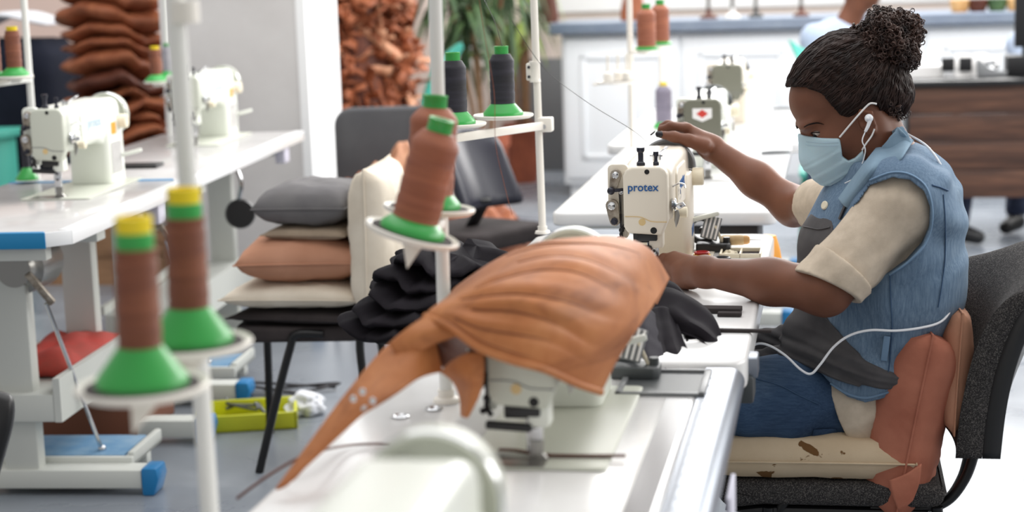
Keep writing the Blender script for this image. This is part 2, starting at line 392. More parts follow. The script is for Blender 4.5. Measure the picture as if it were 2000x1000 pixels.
for (px,py) in ((782,815),(848,800)):
    p=H(px,py,TZ); mb=MB(); mb.lathe([(0,.0),(.011,0),(.014,.003),(.010,.004),(.008,.002),(0,.002)],(p.x+.4775,p.y-2.23,TZ-.0005)); mb.build('grommet','chrome',t2)
p=QU(1412,850,-.14); mb=MB(); mb.box((.33,.05,.66),(.336,.17,.715),.001); mb.build('paper_tag','paper_lilac',t2)
table('sewing_table','white sewing table at the bottom edge carrying the blurred nearest machine',-.74,-.155,.36,1.59,group='sewing tables in the main row')
t3=table('sewing_table','white round-edged sewing table in front of the seated woman',-.745,-.15,2.875,4.30,top='laminate',th=.055,r=.05,h=TZ+.006,group='sewing tables in the main row')
o3=Vector((-.4475,3.5875,0)); p=Vector(Q(1467,712,2.99))-o3; mb=MB(); mb.box(tuple(p-Vector((.013,.03,.018))),tuple(p+Vector((.013,.03,.018))),.004); br=mb.build('edge_bracket','aluminium',t3)
p=Vector(Q(1457,752,2.99))-o3; mb=MB(); mb.box(tuple(p-Vector((.015,.04,.024))),tuple(p+Vector((.015,.04,.024))),.005); mb.build('pad','dark_grey_plastic',br)
t4=table('sewing_table','white sewing table behind the first machine with the red-labelled machine on it',-.78,-.16,4.73,6.5,group='sewing tables in the main row')
mb=MB(); mb.box((.0,-.87,TZ-.115),(.26,-.55,TZ-.04),.006); mb.build('drawer','black_plastic',t4)
table('sewing_table','farthest white sewing table of the main row below the white counter',-.86,-.12,6.56,8.2,group='sewing tables in the main row')
# ---------------------------------------------------------------- sewing machine
def machine(label,u,v,z,rot=0,body='cream_paint',face='cream_paint',wheel='grey_green_paint',bed='grey_green_paint',top=.25,fw=.047,logo=('protex','logo_blue'),facelogo=None,links=True,sticker=False,red=False,winderknob=True,sc=1.,boss='label_white',posts=True):
    t=thing('sewing_machine',label,'sewing machine',u,v,z,rot,'industrial sewing machines'); t.scale=(sc,)*3
    g=.0
    mb=MB(); mb.prism(rrect(-.085,.115,-.085,.39,.012),.003,(0,0,.0005),(1,0,0),(0,1,0),.001); b=mb.build('bed',bed,t)
    mb=MB(); mb.box((-.06,-.082,.002),(.03,-.012,.0042),.001); mb.build('needle_plate','steel',b)
    # body: pillar + arm as one casting
    mb=MB(); mb.prism(rrect(-.06,.066,.245,.385,.02),top-.06,(0,0,.003),(1,0,0),(0,1,0),.004)
    mb.prism([(-.03,top-.125),(.2,top-.12),(.25,top-.135),(.4,top-.135),(.4,top-.03),(.385,top-.008),(.35,top),(.06,top),(0,top-.006),(-.03,top-.01)],.106,(-.053,0,0),(0,1,0),(0,0,1),.016,4)
    mb.prism([(.05,top-.105),(.24,top-.112),(.262,top-.09),(.27,top-.05),(.25,top-.022),(.07,top-.018),(.05,top-.03)],.008,(.05,0,0),(0,1,0),(0,0,1),.004,3)
    body_o=mb.build('body',body,t)
    # face plate on the needle end
    pl=[(-fw,top-.02),(-fw+.008,top-.006),(-fw+.02,top-.002),(fw-.016,top-.002),(fw-.005,top-.008),(fw,top-.02),(fw,top-.115),(fw-.013,top-.147),(-fw+.008,top-.142),(-fw,top-.128)]
    mb=MB(); mb.prism(pl,.036,(0,-.028,0),(1,0,0),(0,0,1),.006,3); fp=mb.build('face_plate',face,t)
    yf=-.0642
    mb=MB()
    for i in range(16):
        x=-fw+.003+i*(2*fw-.006)/15
        if i<15:
            x2=-fw+.003+(i+1)*(2*fw-.006)/15; f=lambda q: top-.112-.006*math.tanh(q*90)
            mb.bar((x,yf,f(x)),(x2,yf,f(x2)),.0012,.0016)
    mb.build('plate_seam','grey_plastic' if face!='cream_paint' else 'label_dot',fp)
    mb=MB(); mb.cyl((-.008,yf-.0005,top-.118),(-.008,yf+.002,top-.118),.0075); mb.build('plate_dot','label_dot',fp)
    for x,zz,r in ((.004,top-.012,.0045),(.016,top-.136,.0062)):
        mb=MB(); mb.torus((x,yf,zz),(0,1,0),r,.0009,16,6); mb.cyl((x,yf-.0006,zz),(x,yf+.002,zz),r); mb.build('screw_hole','hole_black',fp)
    if facelogo:
        if facelogo!='label': txt('logo',facelogo,.0235,'logo_blue',fp,(-.005,yf-.0008,top-.045),(math.pi/2,0,0),.0004,.00035)
    if red:
        mb=MB(); mb.prism([(-.03,top-.03),(.03,top-.03),(.03,top-.06),(.0,top-.072),(-.03,top-.06)],.001,(0,yf,0),(1,0,0),(0,0,1)); lb=mb.build('maker_label','label_white',fp)
        mb=MB(); mb.prism([(-.018,top-.047),(0,top-.034),(.018,top-.047),(0,top-.06)],.001,(0,yf-.001,0),(1,0,0),(0,0,1)); mb.build('logo','logo_red',lb)
    # needle end below the plate
    mb=MB(); mb.box((.004,-.05,top-.176),(.034,-.012,top-.138),.004); mb.build('presser_guide',body,t)
    mb=MB(); mb.box((-.03,-.045,top-.165),(.006,-.01,top-.13),.003); mb.bar((-.055,-.05,top-.172),(.01,-.05,top-.176),.012,.012,.004); mb.box((-.02,-.055,top-.16),(.022,-.03,top-.145),.003); mb.build('guard','black_plastic',t)
    mb=MB(); mb.cyl((.014,-.036,.03),(.014,-.036,top-.13),.0045,n=12); mb.cyl((.002,-.03,.012),(.002,-.03,top-.13),.004,n=12)
    mb.prism([(.004,.03),(.024,.03),(.024,.085),(.004,.085)],.008,(0,-.038,0),(1,0,0),(0,0,1),.002); nb=mb.build('presser_bar','chrome',t)
    for zz in (.052,.068):
        mb=MB(); mb.cyl((.014,-.0475,zz),(.014,-.045,zz),.0035,n=12); mb.build('screw','dark_steel',nb)
    mb=MB(); mb.prism([(.004,.03),(.024,.03),(.022,.012),(.03,.004),(.03,.001),(-.002,.001),(-.002,.004),(.006,.012)],.012,(0,-.03,0),(1,0,0),(0,0,1),.0015); mb.build('presser_foot','steel',t)
    mb=MB(); mb.cyl((.002,-.03,.002),(.002,-.03,.02),.0008,.0018,8); mb.build('needle','chrome',t)
    # posts on top
    for x,y,h,r in (((-.012,-.03,.04,.0068),(.02,-.03,.031,.0045)) if posts else ()):
        mb=MB(); mb.lathe([(0,0),(r*1.35,0),(r*1.35,.008),(r,.01),(r*.85,.013),(r*.85,h-.011),(r*1.1,h-.009),(r*1.25,h-.006),(r*1.25,h),(0,h)],(x,y,top-.004)); mb.build('pressure_screw','navy_plastic',t)
    if posts: mb=MB(); mb.bar((.012,.06,top+.004),(.03,.11,top+.022),.008,.002,.0008); mb.cyl((.008,.055,top),(.008,.055,top+.014),.004,n=12); mb.cyl((.02,.05,top),(.02,.05,top+.012),.003,n=12); mb.bar((-.002,.055,top+.009),(.026,.05,top+.009),.004,.003); mb.build('thread_guide','chrome',t)
    # operator side: take-up lever, tension disc, knobs, lever
    mb=MB(); mb.tube(spline([(.052,-.012,top-.05),(.066,-.014,top-.043),(.076,-.018,top-.044),(.08,-.02,top-.052)],5),.003,8,flat=.6)
    mb.torus((.066,.0,top-.065),(1,.3,0),.014,.0006,20,5); mb.build('take_up_lever','chrome',t)
    mb=MB(); mb.lathe([(0,0),(.013,0),(.015,.002),(.008,.005),(.015,.008),(.013,.01),(.004,.01),(.004,.018),(0,.018)],(.05,-.02,top-.088),(1,0,0)); mb.prism([(0,0),(.02,.006),(.026,-.002),(.012,-.01)],.004,(.055,-.022,top-.087),(1,0,0),(0,0,1),.001); mb.build('tension_disc','chrome',t)
    mb=MB(); mb.lathe([(0,0),(.008,0),(.008,.012),(.0108,.013),(.0115,.03),(.0095,.031),(0,.03)],(.05,.01,top-.108),(1,0,0)); mb.build('tension_knob','ivory',t)
    mb=MB(); mb.prism([(0,0),(.008,.004),(.011,-.01),(.007,-.026),(.002,-.036),(-.001,-.02)],.004,(.056,-.012,top-.102),(1,0,0),(0,0,1),.001); mb.build('presser_lever','steel',t)
    if winderknob:
        mb=MB(); mb.lathe([(0,0),(.02,0),(.021,.003),(.021,.022),(.019,.025),(.006,.026),(0,.024)],(.066,.345,top-.072),(1,0,0)); dk=mb.build('stitch_dial','ivory',t)
        mb=MB(); mb.cyl((.058,.345,top-.072),(.067,.345,top-.072),.017); mb.build('dial_stop','black_plastic',dk)
        mb=MB(); mb.bar((.06,.35,.075),(.125,.36,.09),.013,.011,.004); mb.build('reverse_lever','pale_paint',t)
    # handwheel at the far end
    wr=.066; wz=max(top-.058,.190)
    mb=MB(); mb.lathe([(0,-.004),(.016,-.004),(.016,.004),(wr*.86,.008),(wr*.88,0),(wr*.97,-.003),(wr,.003),(wr,.03),(wr*.96,.036),(wr*.85,.036),(wr*.8,.028),(.02,.024),(0,.024)],(0,.415,wz),(0,1,0),44); wh=mb.build('handwheel',wheel,t,ang=25)
    mb=MB(); mb.torus((0,.42,wz),(0,1,0),wr*.94,.0055,44,8); mb.build('rim','chrome' if wheel=='grey_green_paint' else wheel,wh)
    mb=MB(); mb.cyl((-.022,.405,wz+.03),(-.022,.418,wz+.03),.011); mb.cyl((0,.38,wz),(0,.42,wz),.018); mb.build('wheel_boss',boss,wh)
    if logo: txt('logo',logo[0],.042,logo[1],t,(.0585,.155,top-.058),(math.pi/2,0,math.pi/2),.0004,.0004)
    if sticker:
        mb=MB(); mb.box((.066,.27,top-.105),(.0672,.31,top-.07)); mb.build('warning_sticker','orange_sticker',t)
        mb=MB(); mb.box((.066,.262,.03),(.0672,.35,.12)); mb.box((.066,.262,.03),(.0672,.35,.12)); mb.build('white_panel','label_white',t)
        txt('logo','jet','' and 0 or .022,'logo_blue',t,(.0676,.31,.06),(math.pi/2,0,math.pi/2),.0003,.0006) if False else None
    else:
        mb=MB(); mb.prism([(.30,.045),(.345,.05),(.345,.07),(.30,.065)],.0012,(.066,0,0),(0,1,0),(0,0,1)); mb.build('maker_plate','logo_blue',t)
    # crank links on the far side of the head
    if links:
        mb=MB(); mb.prism(rrect(-.085,-.04,top-.11,top-(0 if posts else .05),.012),.02,(0,.0,0),(1,0,0),(0,0,1),.004); mb.box((-.06,-.02,top-.16),(-.045,.02,top-.05),.004); mb.build('rear_cover',body,t)
        def link(a,b,r1,r2,y,m):
            mb=MB(); d=(Vector(b)-Vector(a)); L=math.hypot(d.x,d.y); ang=math.atan2(d.y,d.x); poly=[]
            for k in range(9): q=ang+math.pi/2+math.pi*k/8; poly.append((a[0]+r1*math.cos(q),a[1]+r1*math.sin(q)))
            for k in range(9): q=ang-math.pi/2+math.pi*k/8; poly.append((b[0]+r2*math.cos(q),b[1]+r2*math.sin(q)))
            mb.prism(poly,.01,(0,y,0),(1,0,0),(0,0,1),.002); l=mb.build('crank_link',m,t)
            mb=MB(); mb.lathe([(0,0),(r1*.62,0),(r1*.62,.004),(r1*.5,.005),(r1*.25,.0045),(0,.003)],(a[0],y-.0095,a[1]),(0,-1,0)); mb.build('pivot_screw','chrome',l)
        link((-.066,top-.022),(-.073,top-.052),.012,.008,-.02,'dirty_steel'); link((-.075,top-.087),(-.07,top-.12),.014,.011,-.024,'dirty_steel'); link((-.056,top-.06),(-.054,top-.135),.008,.007,-.01,'dark_steel')
        mb=MB(); mb.ball((-.076,-.036,top-.055),.0085,14); mb.bar((-.076,-.036,top-.055),(-.05,-.03,top-.053),.007,.007,.002); mb.build('drive_knob','navy_plastic',t)
        mb=MB(); mb.lathe([(0,0),(.008,0),(.008,.006),(.0045,.008),(.0045,.014),(0,.014)],(-.07,-.034,top-.12),(0,-1,0),8); mb.build('link_nut','navy_plastic',t)
        mb=MB(); mb.tube(spline([(-.05,-.02,top-.13),(-.058,-.025,top-.15),(-.05,-.03,top-.165)],5),.004,8); mb.ball((-.056,-.03,top-.14),.006,12); mb.ball((-.062,-.03,top-.158),.005,12); mb.build('drive_rod','dark_steel',t)
    return t
m3=machine('cream sewing machine with blue lettering in front of the seated woman',-.393,3.67,TZ+.006,body='cream_paint',face='cream_paint',wheel='grey_plastic',bed='cream_paint',facelogo='protex',boss='ivory')
m2=machine('pale grey-green sewing machine half hidden under the brown leather bag',-.42,2.327,TZ,body='pale_paint',face='grey_green_paint',facelogo=None,logo=None,posts=False,top=.226)
m1=machine('blurred white sewing machine with pale handwheel at the bottom edge',-.365,1.077,TZ,body='pale_paint',face='grey_green_paint',facelogo=None,logo=None)
p=Q(1376,330,5.5); m4=machine('sewing machine with dark olive face plate and red diamond label',p.x,5.5,TZ,body='pale_paint',face='dark_green_paint',wheel='dark_grey_plastic',bed='laminate',top=.255,fw=.058,logo=None,red=True)
p=Q(1424,330,7.1); m5=machine('farthest sewing machine with a plain dark olive face plate',p.x,7.1,TZ,body='cream_paint',face='dark_green_paint',wheel='dark_grey_plastic',bed='laminate',top=.27,fw=.06,logo=None)
# ---------------------------------------------------------------- thread spools
def spool(label,u,v,z,rot=(0,0),thr='thread_brown',cap='spool_green',base='spool_green',rb=.048,r=.03,h=.13,ch=.02,hb=.026,cr=.017,group='thread spools',top_r=None,cat='thread spool'):
    t=thing('thread_spool',label,cat,u,v,z,0,group)
    q=Matrix.Rotation(-A,3,'Z')@Matrix.Rotation(rot[0],3,'Y')@Matrix.Rotation(rot[1],3,'X'); t.rotation_euler=q.to_euler()
    tr=top_r or r
    mb=MB(); mb.lathe([(.012,0),(rb,0),(rb,.005),(rb*.97,.008),(r*.98,hb),(r*.6,hb+.002)],n=40); mb.build('base',base,t)
    prof=[(r*.5,hb)]; 
    for i in range(22):
        k=i/21; prof.append((r+(tr-r)*k+.0004*math.sin(i*2.4+h*70)+.0004*math.sin(i*5.1),hb+h*.86*k))
    prof+=[(tr*.93,hb+h*.9),(cr*1.25,hb+h*.99),(cr*.9,hb+h)]
    mb=MB(); mb.lathe(prof,n=36); mb.build('thread',thr,t)
    mb=MB(); z0=hb+h-.002; mb.lathe([(cr,z0),(cr,z0+ch*.8),(cr*1.03,z0+ch*.85),(cr*1.03,z0+ch),(cr*.72,z0+ch),(cr*.7,z0+(ch*.75 if ch>.03 else 0)),(0,z0+(ch*.75 if ch>.03 else 0))],n=28); mb.build('cap',cap,t)
    return t
def disc_plate(root,c,r,axis=(0,0,1),pad='felt_dark',name='spool_plate',m='plate_white'):
    mb=MB(); mb.lathe([(0,-.008),(r*.25,-.008),(r*.9,-.006),(r,-.002),(r*1.01,.002),(r*.985,.004),(r*.93,.002),(r*.88,0),(0,0)],c,axis,44); d=mb.build(name,m,root)
    if pad: mb=MB(); mb.lathe([(0,0),(r*.86,0),(r*.86,.002),(0,.002)],c,axis,40); mb.build('felt_pad',pad,d)
    return d
# --- stand behind the middle table: two tilted copper spools
pb=H(872,785,TZ); pt=Q(850,0,pb.y)
st=thing('thread_stand','white thread stand on the middle table holding two tilted copper spools','thread stand',pb.x,pb.y,TZ+.0006,0,'thread stands')
L=lambda p:(p-Vector((pb.x,pb.y,TZ)))
mb=MB(); mb.cyl((0,0,0),L(Q(846,-150,pb.y)),.0105,n=24); mb.build('pole','white_paint',st)
mb=MB(); mb.lathe([(0,0),(.022,0),(.02,.006),(.013,.009),(.013,.02),(0,.02)]); mb.build('base_nut','plate_white',st)
for nm,(px,py),(tx,ty),vv,rr,lab,hh in (('front',(805,457),(857,262),2.37,.0335,'copper thread spool tilted in front on the middle thread stand',.128),('rear',(838,408),(848,236),2.50,.035,'copper thread spool behind the tilted one on the middle thread stand',.128)):
    c=Q(px,py,vv); t_=Q(tx,ty,vv+.005); ax=(t_-c).normalized()
    disc_plate(st,L(c),.068,ax)
    mb=MB(); mb.bar(L(c)-ax*.014,L(Vector((pb.x,pb.y,c.z-.02))),.022,.012,.003); mb.build('arm','white_paint',st)
    mb=MB(); mb.prism([(0,0),(.03,0),(.004,-.035)],.004,L(c)+Vector((-.008,-.02,-.012)),(1,0,0),(0,0,1),.001); mb.build('bracket_tab','plate_white',st)
    sp=spool(lab,c.x,c.y,c.z+.003,(math.atan2(ax.x,ax.z),-math.asin(ax.y)),'thread_copper',r=rr,top_r=rr*1.0,rb=.047,h=hh,hb=.02,ch=.02,cr=.018,group='copper spools on the middle thread stand')
mb=MB(); mb.lathe([(.0105,0),(.018,0),(.018,.05),(.0105,.05)],(0,0,.33)); mb.build('clamp','plate_white',st)
# --- nearest stand at the left: two brown spools with yellow caps
pb1=Q(398,900,1.92); pb1=uvz(CAMP+ray(398,900)*(1.92/ray(398,900).dot(EV)))
bx=pb1.x; by=1.92
st1=thing('thread_stand','blurred white thread stand at the left front holding two yellow-capped spools','thread stand',bx,by,TZ,0,'thread stands')
L1=lambda p:(p-Vector((bx,by,TZ)))
t1=Q(342,0,by); b1=Q(412,1040,by); axp=(t1-b1).normalized()
mb=MB(); mb.cyl(L1(b1)+axp*(TZ-b1.z)*1.0,L1(t1)+axp*.12,.0112,n=24); mb.build('pole','white_paint',st1)
mb=MB(); mb.cyl(L1(Q(362,45,by)),L1(Q(359,2,by)),.017); mb.build('collar','plate_white',st1)
for (px,py),vv,lab,s_ in (((278,755),1.63,'blurred brown spool with yellow cap nearest at the left front',1.0),((373,672),1.80,'brown yellow-capped spool half behind the nearest spool at left',1.0)):
    c=Q(px,py,vv); disc_plate(st1,L1(c),.068)
    mb=MB(); mb.bar(L1(c)+Vector((0,0,-.012)),L1(Vector((bx,by,c.z-.02))),.02,.016,.003); mb.build('arm','white_paint',st1)
    mb=MB(); mb.prism([(0,0),(.03,0),(.0,-.035)],.004,L1(c)+Vector((-.004,-.02,-.01)),(1,0,0),(0,0,1),.001); mb.build('bracket_tab','plate_white',st1)
    spool(lab,c.x,c.y,c.z+.003,(.015,0),'thread_brown',cap='spool_yellow',rb=.047,r=.0225,h=.100,hb=.04,ch=.034,cr=.0182,top_r=.0218,group='yellow-capped spools at the left front')
    mb=MB(); q=TZ; mb.lathe([(.0183,0),(.0193,.001),(.0193,.017),(.0183,.018),(.0183,0)],(0,0,.138)); 
    sp=[o for o in bpy.data.objects if o.name.startswith('thread_spool') and o.type=='EMPTY'][-1]
    mb.build('collar_ring','spool_green',bpy.context.scene.objects[sorted([o.name for o in bpy.data.objects if o.name.startswith('thread_spool')])[-1]])
# --- stand behind the protex machine: two black spools on a long arm
pb3=H(1060,460,TZ); st3=thing('thread_stand','white thread stand with a side arm holding two black spools','thread stand',pb3.x,pb3.y,TZ+.006,0,'thread stands')
L3=lambda p:(p-Vector((pb3.x,pb3.y,TZ+.006)))
mb=MB(); mb.cyl((0,0,0),L3(Q(1038,-120,pb3.y)),.0095,n=20); mb.build('pole','plate_white',st3)
mb=MB(); mb.lathe([(0,0),(.02,0),(.018,.006),(.012,.008),(.012,.018),(0,.018)]); mb.build('base_nut','plate_white',st3)
cA=Q(1066,243,pb3.y); mb=MB(); mb.box(tuple(L3(cA)+Vector((-.02,-.02,-.018))),tuple(L3(cA)+Vector((.018,.02,.018))),.004); cl=mb.build('clamp','plate_white',st3)
mb=MB(); mb.lathe([(0,0),(.006,0),(.006,.004),(0,.004)],L3(cA)+Vector((-.002,-.02,-.004)),(0,-1,0),12); mb.build('bolt','chrome',cl)
c1=Q(983,226,4.1); c2=Q(889,243,3.94)
endp=Q(845,276,3.84); mb=MB(); mb.bar(L3(cA)+Vector((0,0,-.002)),L3(endp),.012,.02,.003); mb.build('side_arm','plate_white',st3)
for c,lab in ((c1,'black thread spool standing nearer the pole of the side-arm stand'),(c2,'black thread spool beside the white pole, at the end of the side arm')):
    disc_plate(st3,L3(c),.072,(0,0,1),None)
    spool(lab,c.x,c.y,c.z+.002,(0,0),'thread_black',r=.0295,h=.118,hb=.028,ch=.02,cr=.017,group='black spools on the side-arm stand')
u0=Q(1045,140,pb3.y); mb=MB(); mb.lathe([(0,-.026),(.014,-.026),(.014,-.02),(.012,-.016),(.012,.016),(.014,.02),(.014,.026),(0,.026)],L3(u0)); mb.box(tuple(L3(u0)+Vector((-.022,-.008,-.022))),tuple(L3(u0)+Vector((-.006,.008,.022))),.004); cl=mb.build('upper_clamp','plate_white',st3)
for dz in (-.012,.012):
    mb=MB(); mb.cyl(L3(u0)+Vector((-.014,-.011,dz)),L3(u0)+Vector((-.014,-.007,dz)),.004,n=10); mb.build('bolt','chrome',cl)
def strand(name,pts,m,label=None,r=.0007,parent=None):
    mb=MB(); o0=Vector(pts[0]); mb.tube([Vector(p)-o0 for p in spline(pts,8)],r,5); o=mb.build(name,m,None); return solo(o,label,'thread',*o0)
strand('sewing_thread',[Q(983,98,4.1),Q(965,40,4.1),Q(935,-20,4.15)],'dark_steel','dark thread rising from the black spool nearer the pole')
strand('sewing_thread',[Q(1000,40,4.2),Q(1060,130,4.2),Q(1140,195,4.0),Q(1232,252,3.86),Q(1262,276,3.76)],'dark_steel','thin dark thread running down to the cream machine')
strand('sewing_thread',[Q(935,-10,2.9),Q(945,60,2.9),Q(965,180,2.95),Q(968,280,2.95),Q(985,360,3.0),Q(1000,420,3.0)],'thread_copper','thin copper thread hanging in front of the black spools',.0005)
# ================================================================ room
def sbox(name,lo,hi,m): 
    mb=MB(); mb.box(lo,hi); return structure(name,mb,m,flat=True)
sbox('floor',(-7,-1.5,-.1),(7.5,13,0),'floor')
VB=12.3
wu0,wu1,wz0,wz1=Q(880,90,VB).x,Q(1010,90,VB).x,.75,2.3
mb=MB(); 
for lo,hi in (((-7,VB,0),(wu0,VB+.2,3.4)),((wu1,VB,0),(7.5,VB+.2,3.4)),((wu0,VB,0),(wu1,VB+.2,wz0)),((wu0,VB,wz1),(wu1,VB+.2,3.4))): mb.box(lo,hi)
structure('wall_back',mb,'wall_beige',flat=True)
mb=MB()
for lo,hi in (((wu0,VB+.05,wz0),(wu0+.05,VB+.12,wz1)),((wu1-.05,VB+.05,wz0),(wu1,VB+.12,wz1)),((wu0,VB+.05,wz0),(wu1,VB+.12,wz0+.05)),((wu0,VB+.05,wz1-.05),(wu1,VB+.12,wz1))): mb.box(lo,hi)
wf=structure('window_1',mb,'white_paint')
M['glass']=mat('glass',(1,1,1,1),.0,0,.5,Transmission_Weight=1.,IOR=1.02)
mb=MB(); mb.box((wu0+.04,VB+.08,wz0+.04),(wu1-.04,VB+.086,wz1-.04)); mb.build('pane','glass',wf,flat=True)
mb=MB(); x0,x1=Q(1010,200,VB-.02).x,Q(1120,200,VB).x; mb.box((x0,VB-.06,0),(x1+3,VB-.001,.80),.004); structure('trim_1',mb,'grey_plastic')
sbox('trim_3',(Q(1090,100,VB).x,VB-.03,1.12),(6.5,VB-.002,3.0),'wall_white')
sbox('wall_left',(-7,11.0,0),(-3.35,11.2,3.4),'wall_pink')
pz=7.42; pl,pr=Q(322,200,pz).x,Q(592,200,pz).x
sbox('wall_partition',(pl,pz,0),(pr-.012,pz+.5,3.4),'wall_grey')
sbox('trim_2',(pr-.012,pz-.004,0),(pr+.03,pz+.5,3.4),'wall_white')  # white slab: window light on the partition's side face, put into its colour
mb=MB(); mb.box((pl,pz-.012,0),(pr-.012,pz,.09),.003); structure('baseboard_partition',mb,'grey_plastic')
# garden outside the window
def leafball(mb,c,r,n,size,rng):
    for _ in range(n):
        d=Vector((rng.gauss(0,1),rng.gauss(0,1),rng.gauss(0,1))).normalized()*r*rng.uniform(.75,1.05); p=Vector(c)+d
        a=Vector((rng.gauss(0,1),rng.gauss(0,1),rng.gauss(0,1))).normalized(); b=a.orthogonal().normalized(); s=size*rng.uniform(.6,1.3)
        mb.add([p-a*s,p+b*s*.45,p+a*s,p-b*s*.45],[(0,1,2,3)])
rng=random.Random(3)
p=Vector(((wu0+wu1)/2,VB+2.2,0)); mb=MB(); mb.cyl((0,0,0),(0,0,1.2),.05,n=8); tr=mb.build('trunk','wood_plain',None)
sh=thing('garden_shrub','bright green shrub growing outside the window behind the potted plant','shrub',p.x,p.y,0); tr.parent=sh
mb=MB()
for c,r in (((0,0,1.1),.5),((-.4,.1,.8),.45),((.45,0,.75),.42),((.1,-.2,.5),.45)): leafball(mb,c,r,260,.07,rng)
mb.build('foliage','leaf_bright',sh,flat=True)
sbox('ground_outside',(-4,VB+.2,-.1),(3,VB+6,0),'leaf')
# ---------------------------------------------------------------- counter along the back
CV=10.8; cu0=Q(1100,250,CV).x; cu1=cu0+5.2; ch=1.09
ct=thing('counter','long white panelled counter with grey-blue top across the back','counter',(cu0+cu1)/2,CV+.35,0); hw=(cu1-cu0)/2
mb=MB(); mb.box((-hw,-.33,.08),(hw,.35,ch-.07),.004); mb.build('body','counter_white',ct)
mb=MB(); mb.box((-hw+.03,-.28,0),(hw,.33,.08)); mb.build('plinth','counter_white',ct)
mb=MB(); mb.prism([(-.41,ch-.07),(-.43,ch-.05),(-.42,ch-.03),(-.43,ch-.015),(-.42,ch),(.40,ch),(.40,ch-.07)],2*hw+.1,(-hw-.06,0,0),(0,1,0),(0,0,1),.003); mb.build('countertop','counter_top',ct)
for i in range(7):
    x0=-hw+.02+i*.735; x1=x0+.715
    mb=MB(); mb.box((x0,-.352,.12),(x1,-.331,ch-.10),.004)
    for lo,hi in (((x0+.1,-.366,.24),(x1-.1,-.35,.27)),((x0+.1,-.366,ch-.23),(x1-.1,-.35,ch-.2)),((x0+.1,-.366,.24),(x0+.13,-.35,ch-.2)),((x1-.13,-.366,.24),(x1-.1,-.35,ch-.2))): mb.box(lo,hi,.006)
    mb.build('door','counter_white',ct)
# things standing on the counter (only their feet show)
def bag(label,px,w,d,h,m,handle=True,py=14):
    p=H(px,py,ch); t=thing('handbag',label,'handbag',p.x,CV+.2,ch+.001,0,'goods on the back counter')
    mb=MB(); rows=[]
    for i in range(9):
        k=i/8; f=(1-.35*k*k); ww=w*.5*f*(1 if i else .9); dd=d*.5*(1-.6*k)
        rows.append([Vector((ww*math.copysign(abs(math.cos(a))**.6,math.cos(a)),dd*math.copysign(abs(math.sin(a))**.6,math.sin(a)),h*k+.004*math.sin(5*a+i))) for a in [2*math.pi*j/24 for j in range(24)]])
    mb.grid(rows,True); mb.f.append(tuple(range(24))[::-1]); mb.f.append(tuple(range(24*8,24*9))); mb.build('body',m,t,ang=60)
    if handle: mb=MB(); mb.tube(spline([(-w*.22,0,h*.97),(-w*.2,0,h*1.3),(0,0,h*1.45),(w*.2,0,h*1.3),(w*.22,0,h*.97)],5),.008,8); mb.build('handle',m,t)
bag('black handbag at the left end of the back counter',1108,.2,.12,.2,'black_cloth')
bag('beige handbag beside the black bag on the back counter',1155,.17,.12,.19,'cream_cloth')
bag('dark brown leather handbag on the counter left of the white pole',1204,.17,.13,.21,'leather_dark')
bag('brown leather handbag on the counter right of the copper spools',1322,.16,.12,.16,'leather_brown')
def stand_item(label,px,r,m,py=12):
    p=H(px,py,ch); t=thing('display_stand',label,'display stand',p.x,CV+.1,ch+.001,0,'goods on the back counter')
    mb=MB(); mb.lathe([(0,0),(r,0),(r*.95,.015),(r*.35,.03),(r*.25,.06)]); mb.build('base',m,t)
    mb=MB(); mb.cyl((0,0,.05),(0,0,.34),.012); mb.build('pole','steel',t)
    mb=MB(); mb.lathe([(0,.33),(.05,.34),(.06,.37),(.03,.42),(0,.43)]); mb.build('knob',m,t)
stand_item('brown round-footed display stand on the counter above the dark machines',1437,.055,'leather_dark'); stand_item('small dark display stand on the counter left of the woman\'s head',1507,.045,'black_plastic'); stand_item('white footed display stand on the counter left of the seated visitor',1472,.05,'label_white'); stand_item('dark brown display stand on the counter nearest the visitor in the pale shirt',1577,.05,'leather_dark')
for i,(px,m) in enumerate(((1838,'straw'),(1870,'leather_dark'),(1905,'leaf'),(1940,'straw'))):
    p=H(px,8,ch); t=thing('woven_basket','%s low woven basket on the counter at the right'%('straw-coloured','dark brown','green','second straw-coloured')[i] if i!=3 else 'straw-coloured low basket on the counter beside the dark monitor','basket',p.x,CV+.12,ch+.001,0,'goods on the back counter')
    mb=MB(); mb.lathe([(0,0),(.045,0),(.055,.03),(.06,.07),(.055,.07),(.05,.01),(0,.008)]); mb.build('body',m,t); mb=MB(); mb.torus((0,0,.07),(0,0,1),.058,.005); mb.build('rim',m,t)
# ---------------------------------------------------------------- brown wooden desk at the right
DV=8.75; d0=Q(1776,250,DV).x; dz0,dz1=.25,.80
dk=thing('desk','dark wooden desk with plank front at the right behind the woman','desk',d0+.9,DV+.3,0)
mb=MB(); 
for i in range(4): mb.box((-.9,-.3,dz0+i*.1375+.001),(.9,-.278,dz0+(i+1)*.1375-.001),.002)
mb.build('front_panel','wood_dark',dk)
mb=MB(); mb.box((-.93,-.32,dz1),(.95,.32,dz1+.028),.003); mb.build('desktop','black_plastic',dk)
for x in (-.915,.9): mb=MB(); mb.box((x,-.3,dz0),(x+.015,.3,dz1),.003); mb.build('side_panel','black_plastic',dk)
for x in (-.66,.86): mb=MB(); mb.box((x,.22,0),(x+.035,.255,dz1),.003); mb.build('leg','black_plastic',dk)
dt=dz1+.0285
def on_desk(name,label,cat,px,dv=-.05): 
    p=Q(px,150,DV+.3+dv); return thing(name,label,cat,p.x,DV+.3+dv,dt,0)
t=on_desk('paper_stack','white stack of paper at the left end of the dark desk','paper',1800,.05); mb=MB()
for i in range(5): mb.box((-.1+.002*(i%3),-.12,i*.012),(.1+.003*(i%2),.12,i*.012+.011),.002)
mb.build('sheets','label_white',t)
